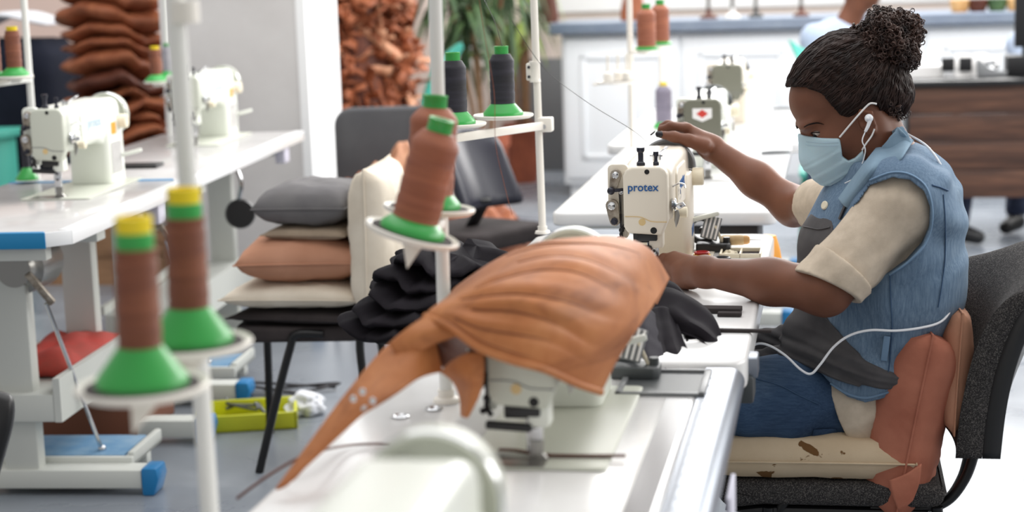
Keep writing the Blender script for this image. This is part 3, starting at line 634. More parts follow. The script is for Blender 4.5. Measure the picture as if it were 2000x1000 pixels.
def gadget(label,px):
    t=on_desk('card_reader',label,'device',px); mb=MB(); mb.prism([(-.05,0),(.05,0),(.045,.02),(.02,.11),(-.01,.115),(-.035,.02)],.075,(.037,0,0),(0,1,0),(0,0,1),.006); mb.build('body','label_white',t)
    mb=MB(); mb.box((-.032,-.066,.03),(.032,-.05,.1),.004); mb.build('screen','black_plastic',t)
gadget('left white device with dark front on the dark desk',1850); gadget('right white device with dark front on the dark desk',1884)
t=on_desk('tape_dispenser','dark grey tape dispenser with shiny roll on the dark desk','tape dispenser',1935); mb=MB(); mb.prism([(-.07,0),(.07,0),(.075,.03),(.03,.03),(-.02,.05),(-.06,.09),(-.075,.085)],.05,(0,-.025,0),(1,0,0),(0,0,1),.005); mb.build('body','grey_plastic',t); mb=MB(); mb.torus((.0,-.03,.055),(0,1,0),.025,.014); mb.build('tape_roll','chrome',t)
t=on_desk('monitor','black monitor on a dark foot at the right edge','monitor',2003,.0); mb=MB(); mb.box((-.1,-.08,0),(.12,.08,.1),.008); mb.build('foot','black_plastic',t); mb=MB(); mb.box((-.02,-.02,.09),(.03,.0,.3),.004); mb.build('neck','black_plastic',t); mb=MB(); mb.box((-.06,-.04,.14),(.42,-.01,.62),.006); mb.build('screen','black_plastic',t)
# ================================================================ left row of tables
LZ=.80
n0=H(125,455,LZ); n1=H(592,256,LZ); ld=(n1-n0); LR=math.atan2(-ld.x,ld.y)     # turn of the left row against the main row
lv=Vector((-math.sin(LR),math.cos(LR),0)); lu=Vector((math.cos(LR),math.sin(LR),0))
def LP(a,b,z=0): p=Vector((n0.x,n0.y,0))+lu*a+lv*b; return (p.x,p.y,z)
def loc(p): d=Vector((p.x-n0.x,p.y-n0.y,0)); return d.dot(lu),d.dot(lv)
LW=.60; L1=1.12; L2=ld.length
def left_table(label,b0,b1,near):
    c=LP(-LW/2,(b0+b1)/2); t=thing('sewing_table',label,'table',c[0],c[1],0,LR,'sewing tables in the left row'); hb=(b1-b0)/2; a=LW/2
    mb=MB(); mb.prism([(-a,-hb),(a-.05,-hb),(a,-hb+.05),(a,hb),(-a,hb)],.036,(0,0,LZ-.036),(1,0,0),(0,1,0),.004); mb.build('table_top','laminate_grey',t)
    mb=MB(); mb.box((a-.004,-hb+.05,LZ-.037),(a+.003,hb,LZ+.0015),.001); mb.bar((a-.052,-hb+.0,LZ-.018),(a,-hb+.052,LZ-.018),.006,.038,.001); mb.box((a-.035,-hb+.05,LZ-.001),(a+.002,hb,LZ+.0016),.0005); mb.build('front_edge','edge_white',t)
    mb=MB(); mb.box((-a,-hb-.006,LZ-.04),(a-.05,-hb,LZ+.002),.001); mb.box((-a,-hb-.004,LZ-.0005),(a-.06,-hb+.02,LZ+.0018),.0005); mb.build('end_edge','edge_blue',t)
    mb=MB(); mb.box((-a+.02,-hb+.02,LZ-.075),(a-.06,-hb+.06,LZ-.037),.003); mb.build('end_rail','frame_paint',t)
    leg_frame(t,-hb+(.36 if near else .25),-a,a,LZ-.0); leg_frame(t,hb-.22,-a,a,LZ)
    mb=MB(); mb.box((-.12,-hb+.3,.22),(.12,hb-.22,.3),.006); mb.box((-.14,-hb+.3,.30),(-.12,hb-.22,.33)); mb.box((.12,-hb+.3,.22),(.14,hb-.22,.345)); mb.build('lower_shelf','frame_paint',t)
    mb=MB(); y=-hb+.45; mb.lathe([(0,-.12),(.05,-.12),(.06,-.1),(.078,-.09),(.08,.06),(.06,.09),(.03,.1),(0,.1)],(.02,y,LZ-.15),(0,1,0),30); mo=mb.build('motor','steel',t)
    mb=MB(); mb.box((-.05,y-.08,LZ-.085),(.09,y+.08,LZ-.036),.006); mb.bar((.06,y-.12,LZ-.16),(.12,y-.1,LZ-.25),.03,.02,.004); mb.build('motor_bracket','dirty_steel',mo)
    mb=MB(); py=y+.1; mb.box((-.14,py-.13,.06),(.30,py+.13,.075),.004); mb.box((-.14,py-.13,.06),(-.12,py+.13,.10),.004); mb.box((.28,py-.13,.06),(.30,py+.13,.10),.004); mb.box((-.14,py-.15,.05),(.3,py-.13,.09),.004); mb.box((-.14,py-.02,.03),(.3,py+.02,.065),.004); pd=mb.build('pedal','frame_paint',t)
    mb=MB(); mb.box((-.10,py-.11,.076),(.26,py+.11,.086),.003); mb.build('pedal_pad','blue_rubber',pd)
    mb=MB(); mb.tube([(.1,y-.1,LZ-.25),(.18,py-.06,.085)],.006,8); mb.ball((.18,py-.06,.09),.012,10); mb.build('pedal_rod','chrome',t)
    mb=MB(); mb.box((a-.05,hb-.3,LZ-.10),(a-.01,hb-.22,LZ-.036),.004) ; mb.build('switch_box','paper_lilac',t)
    return t
tl1=left_table('white sewing table with blue end edge at the left front',0,L1,True)
tl2=left_table('white sewing table in the left row ending at the grey wall',L1+.008,L2,False)
mb=MB(); k=loc(QU(478,385,H(478,385,.55).x)); a2=(L2-L1-.008)/2
mb.lathe([(0,-.015),(.05,-.015),(.055,0),(.05,.012),(0,.014)],(LW/2-.03,-.12,LZ-.21),(.3,-1,0),28); kn=mb.build('knee_pad','black_plastic',tl2)
mb=MB(); mb.tube(spline([(LW/2-.04,-.11,LZ-.04),(LW/2-.02,-.12,LZ-.1),(LW/2-.035,-.115,LZ-.17),(LW/2-.03,-.11,LZ-.21)],5),.007,8); mb.build('rod','chrome',kn)
def lmachine(label,px,py,pal,sc):
    b=H(px,py,LZ); a,bb=loc(b); c=LP(a-.067*sc,bb-.257*sc); return machine(label,c[0],c[1],LZ,LR,body='pale_paint',face='grey_green_paint',wheel='grey_green_paint',logo=('protex','logo_pale'),sticker=True,sc=sc)
ml1=lmachine('pale grey-green sewing machine with orange sticker on the left front table',222,360,0,1.08)
ml2=lmachine('pale sewing machine with orange sticker in front of the grey wall',452,267,0,1.08)
# stands and spools of the left row
LSY=290
while loc(H(72,LSY,LZ))[0]<-LW+.035: LSY+=2
print('LSY',LSY)
def lstand(label,px0,px1,yb,spools,arm,rad=.055,armz=None):
    b=H(px1,yb,LZ); a_,b_=loc(b); t=thing('thread_stand',label,'thread stand',b.x,b.y,LZ,0,'thread stands'); o=Vector((b.x,b.y,LZ))
    mb=MB(); mb.cyl((0,0,0),Q(px0,-60,b.y)-o,.011,n=18); mb.build('pole','white_paint',t)
    for (px,py,dv,lab,thr,cap,base,rr,hh) in spools:
        c=Q(px,py,b.y+dv); disc_plate(t,c-o,rad,(0,0,1),None)
        mb=MB(); mb.bar(c-o+Vector((0,0,-.012)),Vector((0,0,c.z-LZ-.012)),.03,.014,.003); mb.build('arm','white_paint',t)
        spool(lab,c.x,c.y,c.z+.002,(0,0),thr,cap=cap,base=base,r=rr,h=hh,rb=.046,hb=.028,ch=.014,cr=.017,group='thread spools of the left row')
lstand('white thread stand behind the left front machine at the left edge',42,72,LSY,[(30,150,-.22,'brown spool with yellow-green cap at the left edge','thread_brown','spool_yellow','spool_green',.024,.115),(-14,158,-.22,'copper spool cut by the left edge of the photo','thread_copper','spool_yellow','spool_green',.03,.115)],0)
lstand('white thread stand in front of the leather stack, holding two small spools',320,333,262,[(306,160,-.25,'brown spool with yellow cap before the stack of leather','thread_brown','spool_yellow','spool_green',.022,.1),(331,153,-.1,'pale grey spool beside the yellow-capped one before the leather','thread_light','spool_green','spool_green',.022,.1)],0,.05)
c=H(54,358,LZ); spool('black spool with green base standing left of the left front machine',c.x,c.y,LZ+.012,(0,0),'thread_black',r=.012,h=.12,rb=.036,hb=.04,ch=.01,cr=.01)
# blue box, cable and small tools between the machines
def lbox(name,label,cat,px,py,sx,sy,sz,m,rot=0): 
    p=H(px,py,LZ); mb=MB(); mb.box((-sx/2,-sy/2,0),(sx/2,sy/2,sz),.004); return solo(mb.build(name,m),label,cat,p.x,p.y,LZ+.001,LR+rot)
lbox('tool_case','black flat tool case with blue lid on the left table junction','tool case',275,327,.14,.09,.012,'black_plastic')
# ================================================================ stacks, bales, chairs between the rows
# tall stack of folded brown leather
leather('leather_stack',rgb(136,78,48),rgb(96,54,34),rgb(164,100,62),9,.6)
rng=random.Random(11)
SV=8.0
def folded(i,z,cx,w,d,h,m,lab):
    """one folded hide: a flat roll with wavy lips"""
    rows=[]; ph=rng.uniform(0,6); n=44
    for j in range(9):
        t=j/8; row=[]
        for k in range(n):
            a=2*math.pi*k/n; r=1+.11*math.sin(3*a+ph)+.08*math.sin(5*a+ph*2)+.05*math.sin(9*a+i+2*t)
            prof=math.sin(math.pi*min(max(t,.03),.97))**.35
            ca,sa=math.cos(a),math.sin(a)
            x=w*.5*math.copysign(abs(ca)**.7,ca)*r*prof; y=d*.5*math.copysign(abs(sa)**.7,sa)*r*prof
            pz=1.3+.25*i; zz=h*(t-.5)+.022*math.sin(2*a+pz)+.014*math.sin(4*a+pz*1.7)+.02*math.cos(a+pz*.6)+.006*math.sin(11*a+2)
            row.append(Vector((x,y,zz+h*.5)))
        rows.append(row)
    mb=MB(); mb.grid(rows,True); mb.f.append(tuple(range(n))[::-1]); mb.f.append(tuple(range(8*n,9*n)))
    o=mb.build('folded_leather',m,None,ang=80); 
    return solo(o,lab,'leather',cx,SV,z,rng.uniform(-.2,.2),'folded leather in the tall stack')
zb=.30; pc=Q(228,150,SV)
mb=MB(); mb.box((-.33,-.28,0),(.33,.28,.04)); 
for i in range(5):
    mb.box((-.33,-.28+i*.13,.04),(.33,-.24+i*.13,.14)) if i%2==0 else None
mb.box((-.34,-.29,.14),(.34,.29,zb-.002),.004); solo(mb.build('wooden_pallet','wood_plain'),'wooden pallet under the tall stack of folded brown leather','pallet',pc.x,SV,0)
z=zb; i=0
while z<2.0:
    h=rng.uniform(.045,.105); cx=pc.x+rng.uniform(-.03,.03)+(.015 if z<1.0 else -.0)
    wd=rng.uniform(.46,.54); 
    folded(i,z,cx,wd,.42,h*1.12,rng.choice(['leather_brown','leather_brown','leather_dark','leather_stack']),'folded brown leather hide in the tall stack behind the left machines')
    z+=h; i+=1
p=Q(185,105,SV-.2)
# navy bale with a white sheet over it
NV=8.6; p0=Q(-60,330,NV); p1=Q(150,330,NV); zt=Q(70,75,NV).z
def softbox(w,d,h,n=.35,seed=1,b=.06):
    rows=[]; m=48
    for j in range(13):
        t=j/12; e=1-max(0,(abs(t-.5)*2-.8)/.2)**2*.25; row=[]
        for k in range(m):
            a=2*math.pi*k/m; ca,sa=math.cos(a),math.sin(a); q=1+.02*nz((ca*2,sa*2,t*4+seed),1)
            row.append(Vector((w/2*math.copysign(abs(ca)**n,ca)*e*q,d/2*math.copysign(abs(sa)**n,sa)*e*q,h*t+.015*nz((ca*3,sa*3,seed),1)*(t>.8))))
        rows.append(row)
    mb=MB(); mb.grid(rows,True); mb.f.append(tuple(range(m))[::-1]); mb.f.append(tuple(range(12*m,13*m))); return mb
solo(softbox(p1.x-p0.x,.5,zt).build('cloth_bale','navy_cloth',None,ang=60),'large navy cloth-wrapped bale left of the tall leather stack','cloth bale',(p0.x+p1.x)/2,NV,0)
rows=[]
for j in range(9):
    row=[]
    for k in range(17):
        x=(k/16-.5)*(p1.x-p0.x)*.9; y=(j/8-.5)*.44; row.append(Vector((x,y,.03+.05*nz((x*3,y*3,1),1)+.07*math.exp(-((x-.02)/.2)**2))))
    rows.append(row)
mb=MB(); mb.grid(rows); solo(mb.build('white_sheet','white_cloth',None,solid=.02,sub=1,ang=80),'crumpled white sheet lying on the navy cloth bale','sheet',(p0.x+p1.x)/2+.02,NV,zt+.035)
t=Q(2,262,8.1); mb=MB(); mb.box((-.25,-.15,0),(.05,.15,.045),.01); mb.box((-.22,-.12,-(t.z-.03)),(.02,.12,0),.004); solo(mb.build('storage_bin','teal_plastic'),'teal-lidded bin at the left edge before the navy bale','bin',t.x-.0,8.1,t.z-.02)
# heap of leather offcuts
HV=9.3; hp=Q(700,150,HV)
mb=MB(); rng=random.Random(5)
def strip(mb,c,L,w,d,curl,up):
    d=d.normalized(); s=d.cross(up); s.normalize(); n=s.cross(d); rows=[]
    for k in range(7):
        t=(k/6-.5)*L; q=curl*math.sin(k*1.1); p=Vector(c)+d*t+n*(q*.05); tw=.5*curl*k/6; ss=s*math.cos(tw)+n*math.sin(tw); rows.append([p-ss*w/2,p+ss*w/2])
    mb.grid(rows)
for i in range(1050):
    z=rng.uniform(.05,2.05); rad=(.36-.13*z/2)*math.sqrt(rng.uniform(.55,1)); a=rng.uniform(0,6.283)
    c=Vector((rad*math.cos(a),rad*math.sin(a)*.8,z)); d=Vector((rng.gauss(0,1),rng.gauss(0,1),rng.gauss(-.6,1)))
    strip(mb,c,rng.uniform(.12,.32),rng.uniform(.02,.06),d,rng.uniform(-1,1),Vector((rng.gauss(0,1),rng.gauss(0,1),rng.gauss(0,1))))
off=mb.build('leather_offcuts','leather_brown',None,solid=.004,ang=60); solo(off,'tall tangled heap of brown leather offcuts beside the white wall end','leather offcuts',hp.x,HV,0,kind='stuff')
mb=MB(); 
for i in range(130):
    z=rng.uniform(.05,1.9); rad=(.37-.13*z/2)*math.sqrt(rng.uniform(.6,1)); a=rng.uniform(0,6.283)
    strip(mb,Vector((rad*math.cos(a),rad*math.sin(a)*.8,z)),rng.uniform(.12,.3),rng.uniform(.02,.06),Vector((rng.gauss(0,1),rng.gauss(0,1),rng.gauss(0,.8))),rng.uniform(-1,1),Vector((rng.gauss(0,1),rng.gauss(0,1),rng.gauss(0,1))))
core=MB(); core.lathe([(0,0),(.27,0),(.27,.5),(.19,1.2),(.12,1.9),(0,2.0)],n=20); core.build('inner_bundle','leather_dark',off)  # core in dark leather paints the shade in the gaps between strips
mb.build('pale_offcuts','leather_pale',off,solid=.004,ang=60)['kind']='stuff'
p=Q(797,205,HV-.5); solo(softbox(.22,.22,.60,.5,4).build('straw_bag','straw',None,ang=60),'straw-coloured soft bag beside the heap of leather offcuts','bag',p.x+.0,HV-.5,0)
# teal chair
tv=9.78; tc=Q(862,215,tv)
t=thing('plastic_chair','teal plastic chair back showing behind the white pole and plant','chair',tc.x,tv,0)
pts=[(822,222),(826,190),(838,150),(862,112),(888,90),(902,84)]; ins=[(848,222),(852,196),(866,160),(882,130),(896,108),(904,92)]
rows=[]
for a_,b_ in zip(pts,ins): rows.append([Q(*a_,tv)-Vector((tc.x,tv,0)),Q(*b_,tv+.03)-Vector((tc.x,tv,0))])
r2=surf(rows,3,4); mb=MB(); mb.grid(r2); mb.build('backrest','teal_plastic',t,solid=.012)
mb=MB(); mb.prism(rrect(-.2,.2,-.2,.22,.08),.02,(.05,.0,.44),(1,0,0),(0,1,0),.004); mb.build('seat','teal_plastic',t)
for x in (-.13,.23):
    for y in (-.16,.18): mb=MB(); mb.cyl((x*1.1,y*1.1,0),(x,y,.44),.018,n=10); mb.build('leg','teal_plastic',t)
mb=MB(); mb.bar((-.13,0,.45),(-.115,0,.64),.05,.02,.004); mb.build('back_support','teal_plastic',t)
# potted plants
def plant(label,px,v,pot_r,pot_h,nl,L,m,stem_h,seed,spread=1.):
    p=Q(px,300,v); t=thing('potted_plant',label,'plant',p.x,v,0); rng=random.Random(seed)
    mb=MB(); mb.lathe([(0,0),(pot_r*.7,0),(pot_r*.95,pot_h*.82),(pot_r*1.04,pot_h*.82),(pot_r*1.06,pot_h),(pot_r*.93,pot_h),(pot_r*.9,pot_h*.9),(0,pot_h*.9)],n=36); mb.build('pot','terracotta',t)
    mb=MB(); mb.lathe([(0,0),(pot_r*.9,0)],(0,0,pot_h*.93)); mb.build('soil','soil',t)
    tips=[]
    mb=MB()
    for i in range(5):
        a=i*1.3+seed; top=Vector((.22*spread*math.cos(a),.2*spread*math.sin(a),stem_h*(1-.15*(i%3)))); mb.tube(spline([(.04*math.cos(a),.04*math.sin(a),pot_h*.9),top*.5+Vector((0,0,.1)),top],5),.014,8); tips.append(top)
    mb.build('stem','wood_plain',t)
    mb=MB()
    for i in range(nl):
        c=rng.choice(tips)+Vector((0,0,rng.uniform(-.35,.05))); a=rng.uniform(0,6.283); up=rng.uniform(.05,1.0); l=L*rng.uniform(.7,1.15); rows=[]; dr=rng.uniform(.7,1.5)
        d=Vector((math.cos(a),math.sin(a),0)); s=Vector((-d.y,d.x,0))
        for k in range(9):
            q=k/8; p_=c+d*(l*q*.62)+Vector((0,0,l*(up*q*.8-dr*q*q))); wd=.02*math.sin(math.pi*min(.97,q*.85+.12))
            rows.append([p_-s*wd,p_+Vector((0,0,-.004)),p_+s*wd])
        mb.grid(rows)
    mb.build('foliage',m,t,ang=60); return t
plant('large green plant with long drooping leaves in a terracotta pot by the window',948,10.5,.15,.44,210,.47,'leaf',1.75,2)
plant('smaller bright green drooping plant left of the white counter',1022,11.6,.13,.4,90,.40,'leaf_bright',1.75,9,.5)
# ---------------------------------------------------------------- chairs
def tubes(mb,pts,r): mb.tube(spline(pts,7),r,10)
def pad(w,d,h,seed=0,p=4,n=22,crown=1.,pinch=.0):
    """closed cushion shape centred on the origin"""
    mb=MB(); rows=[]
    top=[];bot=[]
    for j in range(n+1):
        r1=[];r2=[]
        for i in range(n+1):
            x=-1+2*i/n; y=-1+2*j/n
            # pull the boundary in between the corners
            X=x*(1-pinch*(1-y*y)); Y=y*(1-pinch*(1-x*x))
            e=max(0,(1-abs(x)**p))*max(0,(1-abs(y)**(p if p!=7 else 18))); hh=h*.5*e**.45*crown; nn=(.06*h*nz((x*1.7+seed,y*1.7,seed),1)+.05*h*nz((x*4+seed,y*9,seed),1))*e**.5
            r1.append(Vector((X*w/2,Y*d/2,hh+nn))); r2.append(Vector((X*w/2,Y*d/2,-hh*.9+nn)))
        top.append(r1); bot.append(r2)
    mb.grid(top); mb.grid([r[::-1] for r in bot]); return mb
def weld(o,d=.0005):
    b=bmesh.new(); b.from_mesh(o.data); bmesh.ops.remove_doubles(b,verts=b.verts,dist=d); bmesh.ops.recalc_face_normals(b,faces=b.faces); b.to_mesh(o.data); b.free(); return o
def cushion(label,m,u,v,z,w,d,h,rot=0,seed=0,tilt=None,p=3.,pinch=.06,piping=False,group=None,name='cushion'):
    t=thing(name,label,'cushion',u,v,z,rot,group)
    o=weld(pad(w,d,h,seed,p,24,1,pinch).build('cover',m,t,ang=75)); 
    if tilt: t.rotation_euler=(Matrix.Rotation(-A+rot,3,'Z')@tilt).to_euler()
    pts=[]; n=24
    for (xa,ya,xb,yb) in ((-1,-1,1,-1),(1,-1,1,1),(1,1,-1,1),(-1,1,-1,-1)):
        for i in range(n):
            x=xa+(xb-xa)*i/n; y=ya+(yb-ya)*i/n; pts.append((x*(1-pinch*(1-y*y))*w/2*1.004,y*(1-pinch*(1-x*x))*d/2*1.004,.06*h*0))
    mb=MB(); mb.tube(pts,.0022,6,True); mb.build('seam',m,t,ang=80)
    return t
# chair with the pile of cushions
cv=4.95; ce=Q(612,640,cv); sz=.425
C2=thing('chair','black chair carrying the pile of folded cushions beside the left row','chair',ce.x,cv,0,.1)
mb=MB(); mb.prism(rrect(-.2,.2,-.2,.2,.06),.045,(0,0,sz-.045),(1,0,0),(0,1,0),.012,3); mb.build('seat','dark_cloth',C2)
for i,(x,y,xx,yy) in enumerate(((-.03,-.2,-.135,-.23),(-.18,.17,-.2,.21),(.17,-.17,.2,-.2),(.17,.17,.2,.2))):
    mb=MB(); tubes(mb,[(x+.1,y,sz-.02),(x+.02,y,sz-.02),(x,y,sz-.06),((x+xx)/2,(y+yy)/2,sz*.45),(xx,yy,.0)],.0125); mb.build('leg','black_metal',C2)
mb=MB(); tubes(mb,[(.1,-.17,sz-.03),(.2,-.17,sz),(.23,-.17,sz+.06),(.26,-.17,sz+.3)],.0125); tubes(mb,[(.1,.17,sz-.03),(.2,.17,sz),(.23,.17,sz+.06),(.26,.17,sz+.3)],.0125); mb.build('back_frame','black_metal',C2)
mb=MB(); mb.prism(rrect(-.2,.2,.08,.40,.07),.04,(.235,0,sz),(0,1,0),(0,0,1),.012,3); mb.build('backrest','dark_cloth',C2)
def pc_(px,py,v=cv): return Q(px,py,v)
z=sz; yy=cv-.03
items=[('dark brown folded cloth at the bottom of the cushion pile','dark_cloth',612,.39,.36,.05,'folded_cloth'),('cream folded cushion under the tan one in the pile','cream_cloth',605,.42,.38,.085,'cushion'),('tan pink cushion in the middle of the pile on the black chair','tan_cloth',612,.37,.36,.15,'cushion'),('thin beige folded cloth on top of the tan cushion','beige_cloth',640,.26,.3,.045,'folded_cloth'),('grey cushion on top of the pile on the black chair','grey_cloth',627,.28,.32,.13,'cushion')]
zz=sz
for i,(lab,m,px,w_,d_,h_,nm) in enumerate(items):
    c=pc_(px,560); cushion(lab,m,c.x,yy,zz+h_*.47,w_,d_,h_,.1*(i%3-1),i*3,name=nm,p=(3.2 if i<3 else 4),pinch=.05,group='cushion pile on the black chair'); zz+=h_*.86
c=pc_(750,450); cushion('cream linen pillow standing upright against the black chair back','cream_cloth',c.x,cv-.06,c.z,.42,.40,.14,.06,21,Matrix.Rotation(math.radians(91),3,'Y'),5.,.03)
# grey office chair behind it
gv=7.0; gc=Q(755,300,gv)
C1=thing('chair','grey upholstered chair behind the pile of cushions','chair',gc.x,gv,0,.15)
zt=Q(765,214,gv).z; zl=zt-.42
mb=MB(); mb.prism(rrect(-.235,.26,zl,zt,.075),.06,(0,.2,0),(1,0,0),(0,0,1),.018,3); mb.build('backrest','grey_felt',C1)
mb=MB(); mb.prism(rrect(-.23,.23,-.25,.2,.06),.07,(0,0,.38),(1,0,0),(0,1,0),.02,3); mb.build('seat','grey_felt',C1)
for x in (-.2,.2):
    for y in (-.2,.2): mb=MB(); tubes(mb,[(x,y*.9,.38),(x*1.02,y,.2),(x*1.1,y*1.1,0)],.0125); mb.build('leg','black_metal',C1)
mb=MB(); mb.bar((-.12,.22,.40),(-.12,.24,zl+.1),.03,.015,.003); mb.bar((.12,.22,.40),(.12,.24,zl+.1),.03,.015,.003); mb.build('back_support','black_metal',C1)
rng=random.Random(21)
def crumple(label,px,py,v,w,d,h,m,seed,zbase=None,rot=0):
    c=Q(px,py,v); rows=[]
    n=26
    for j in range(n+1):
        row=[]
        for i in range(n+1):
            x=-1+2*i/n;y=-1+2*j/n; r=math.hypot(x,y); e=max(0,1-r**2.6/1.4)
            row.append(Vector((x*w/2*(1+.15*nz((y*2,seed,0),1)),y*d/2*(1+.15*nz((x*2,seed,1),1)),h*e*(.7+.5*nz((x*1.6+seed,y*1.6,0),1))+.22*h*nz((x*3.4,y*3.4,seed),1)*(r<1.2))))
        rows.append(row)
    mb=MB(); mb.grid(rows); return solo(mb.build('leather_scrap',m,None,solid=.006,ang=70),label,'leather scrap',c.x,v,zbase,rot,'leather scraps on the chairs')
crumple('brown leather scrap on the grey chair left of the cream pillow',700,345,6.85,.26,.3,.17,'leather_brown',3,.462)
crumple('pale pink leather scrap on the grey chair behind the copper spools',770,300,6.9,.24,.25,.3,'leather_pale',5,.46)
# dark chair in the middle, seen from behind
bv=6.6; bc=Q(905,330,bv)
C3=thing('chair','black plastic-backed chair turned away, between the copper spools and the table','chair',bc.x,bv,0,-.5)
zt=Q(905,250,bv).z
rows=[]
for j in range(9):
    t=j/8; z_=.52+(zt-.52)*t; row=[]
    for k in range(13):
        s=k/12*2-1; wd=.2*(1-.15*t-.1*(1-t)); row.append(Vector((-.0+.06*(s*s)-.05*t*0, s*wd, z_-.03*s*s*(t>.8)))+Vector((.10-.14*t,0,0)))
    rows.append(row)
mb=MB(); mb.grid(rows); mb.build('backrest','navy_plastic',C3,solid=.04,sub=1)
mb=MB(); mb.prism(rrect(-.2,.22,-.22,.22,.06),.07,(.05-.02,0,.38),(1,0,0),(0,1,0),.02,3); mb.build('seat','dark_cloth',C3)
for x in (-.17,.22):
    for y in (-.2,.2): mb=MB(); tubes(mb,[(x,y*.9,.38),(x*1.02,y,.2),(x*1.12,y*1.1,0)],.0125); mb.build('leg','black_metal',C3)
mb=MB(); mb.bar((.0,0,.40),(.11,0,.56),.06,.02,.004); mb.build('back_support','black_metal',C3)
# scraps on a low box at the plant's foot
p=Q(945,400,8.2); mb=MB(); mb.box((-.22,-.2,0),(.22,.2,.14),.006); solo(mb.build('cardboard_box','brown_card'),'brown cardboard box of leather scraps on the floor below the terracotta pot','box',p.x,8.2,0)
crumple('brown leather scrap on the box right of the black chair',935,370,8.15,.34,.3,.24,'leather_brown',13,.16); crumple('second brown leather scrap sliding off the box to the right',965,395,8.1,.3,.28,.14,'leather_brown',17,.15,.5)
# chair cut by the left lower corner
kv=2.75; kc=Q(0,860,kv)
C5=thing('chair','black plastic chair back cut by the lower left corner','chair',kc.x-.14,kv,0,.3)
zt=Q(20,752,kv).z; rows=[]
for j in range(11):
    t=j/10; row=[]; z_=.46+(zt-.46)*t
    for k in range(13):
        s=k/12*2-1; wd=.2*(1-.6*max(0,t-.8)**2*6); row.append(Vector((s*wd*.55+.10*t-.03,-s*wd*.5+.05*(s*s)-.0,z_-.02*s*s)))
    rows.append(row)
mb=MB(); mb.grid(rows); mb.build('backrest','black_plastic',C5,solid=.045,sub=1)
mb=MB(); mb.prism(rrect(-.24,.16,-.2,.22,.06),.06,(-.1,0,.40),(1,0,0),(0,1,0),.02,3); mb.build('seat','black_plastic',C5)
for x in (-.27,.04):
    for y in (-.18,.2): mb=MB(); tubes(mb,[(x,y*.9,.40),(x*1.02,y,.2),(x*1.12,y*1.1,0)],.0125); mb.build('leg','black_metal',C5)
mb=MB(); mb.bar((.0,0,.43),(-.02,0,.5),.06,.02,.004); mb.build('back_support','black_metal',C5)
# ---------------------------------------------------------------- clutter on the floor and shelf
def floorat(px,py): return H(px,py,0)
p=floorat(485,826); t=thing('plastic_tray','yellow-green plastic tray of cables on the floor behind the black chair leg','tray',p.x,p.y,0,.3)
mb=MB(); w_,d_,h_=.16,.11,.055
mb.box((-w_,-d_,0),(w_,d_,.008),.002)
for lo,hi in (((-w_,-d_,0),(-w_+.01,d_,h_)),((w_-.01,-d_,0),(w_,d_,h_)),((-w_,-d_,0),(w_,-d_+.01,h_)),((-w_,d_-.01,0),(w_,d_,h_))): mb.box(lo,hi,.002)
mb.build('tray','yellow_plastic',t)
rng=random.Random(4)
def cable(label,px,py,n,m,z0,sp,seed,r=.005):
    p=floorat(px,py); rng=random.Random(seed); pts=[Vector((rng.uniform(-sp,sp),rng.uniform(-sp*.6,sp*.6),z0+rng.uniform(0,.03))) for _ in range(n)]; mb=MB(); mb.tube(spline(pts,7),r,7); solo(mb.build('cable',m),label,'cable',p.x,p.y,0)
cable('grey cable bundled in the yellow-green tray','485'and 480,815,9,'dark_grey_plastic',.03,.11,1); cable('dark cable lying on the floor behind the yellow tray',540,775,8,'dark_steel',.008,.2,2); cable('grey cable trailing over the floor beside the blue pedal',520,790,7,'grey_plastic',.008,.18,3)
for (px,py,s,lab) in ((603,808,.055,'larger crumpled white tissue on the floor right of the chair leg'),(574,812,.035,'smaller crumpled white tissue next to the larger one')):
    p=floorat(px,py); b=bmesh.new(); bmesh.ops.create_icosphere(b,subdivisions=4,radius=s)
    for x in b.verts: x.co*=1+.5*nz(x.co,22)+.25*nz(x.co,50); x.co.z=max(x.co.z*.7+s*.62,0.0)
    mb=MB(); mb.bm(b); solo(mb.build('tissue','white_cloth',ang=70),lab,'tissue',p.x,p.y,.0)
c=LP(-LW/2+.0,.72); mb=MB()
t=thing('red_cloth','folded red cloth lying on the lower shelf of the left front table','cloth',c[0],c[1],.302,LR)
rows=[[Vector((x*.11,y*.24,.05+.02*nz((x*2,y*2,3),1)-.035*max(abs(x),abs(y))**4)) for x in [k/10-1 for k in range(21)]] for y in [k/10-1 for k in range(21)]]
mb.grid(rows); mb.build('cloth','red_cloth',t,solid=.03,ang=70)
c=LP(-LW/2-.02,.75); mb=MB(); mb.box((-.16,-.2,0),(.16,.2,.14),.004); solo(mb.build('cardboard_box','brown_card'),'brown cardboard box on the floor under the left front table','box',c[0],c[1]+.3,0,LR)
p=floorat(610,590)
# stands far back on the main row
pv=6.47; b4=H(1237,290,TZ); b4=Vector((Q(1235,285,pv).x,pv,TZ))
st4=thing('thread_stand','far thread stand with spindle tray, holding two copper spools','thread stand',b4.x,pv,TZ,0,'thread stands'); L4=lambda q:q-b4
mb=MB(); mb.cyl((0,0,0),L4(Q(1228,-40,pv)),.011,n=16); mb.build('pole','plate_white',st4)
for px,vv,lab in ((1263,pv-.12,'copper spool hanging left on the far thread stand'),(1290,pv+.05,'copper spool hanging right on the far thread stand')):
    c=Q(px,98 if px<1280 else 88,vv); disc_plate(st4,L4(c),.035,(0,0,1),None)
    mb=MB(); mb.bar(L4(c)-Vector((0,0,.01)),Vector((0,0,c.z-TZ-.01)),.016,.012,.002); mb.build('arm','plate_white',st4)
    spool(lab,c.x,c.y,c.z+.002,(0,0),'thread_copper',r=.034,h=.135,hb=.012,rb=.042,ch=.02,cr=.016,group='copper spools on the far stand')
c=Q(1205,160,pv-.1); disc_plate(st4,L4(c),.072,(0,0,1),'felt_dark')
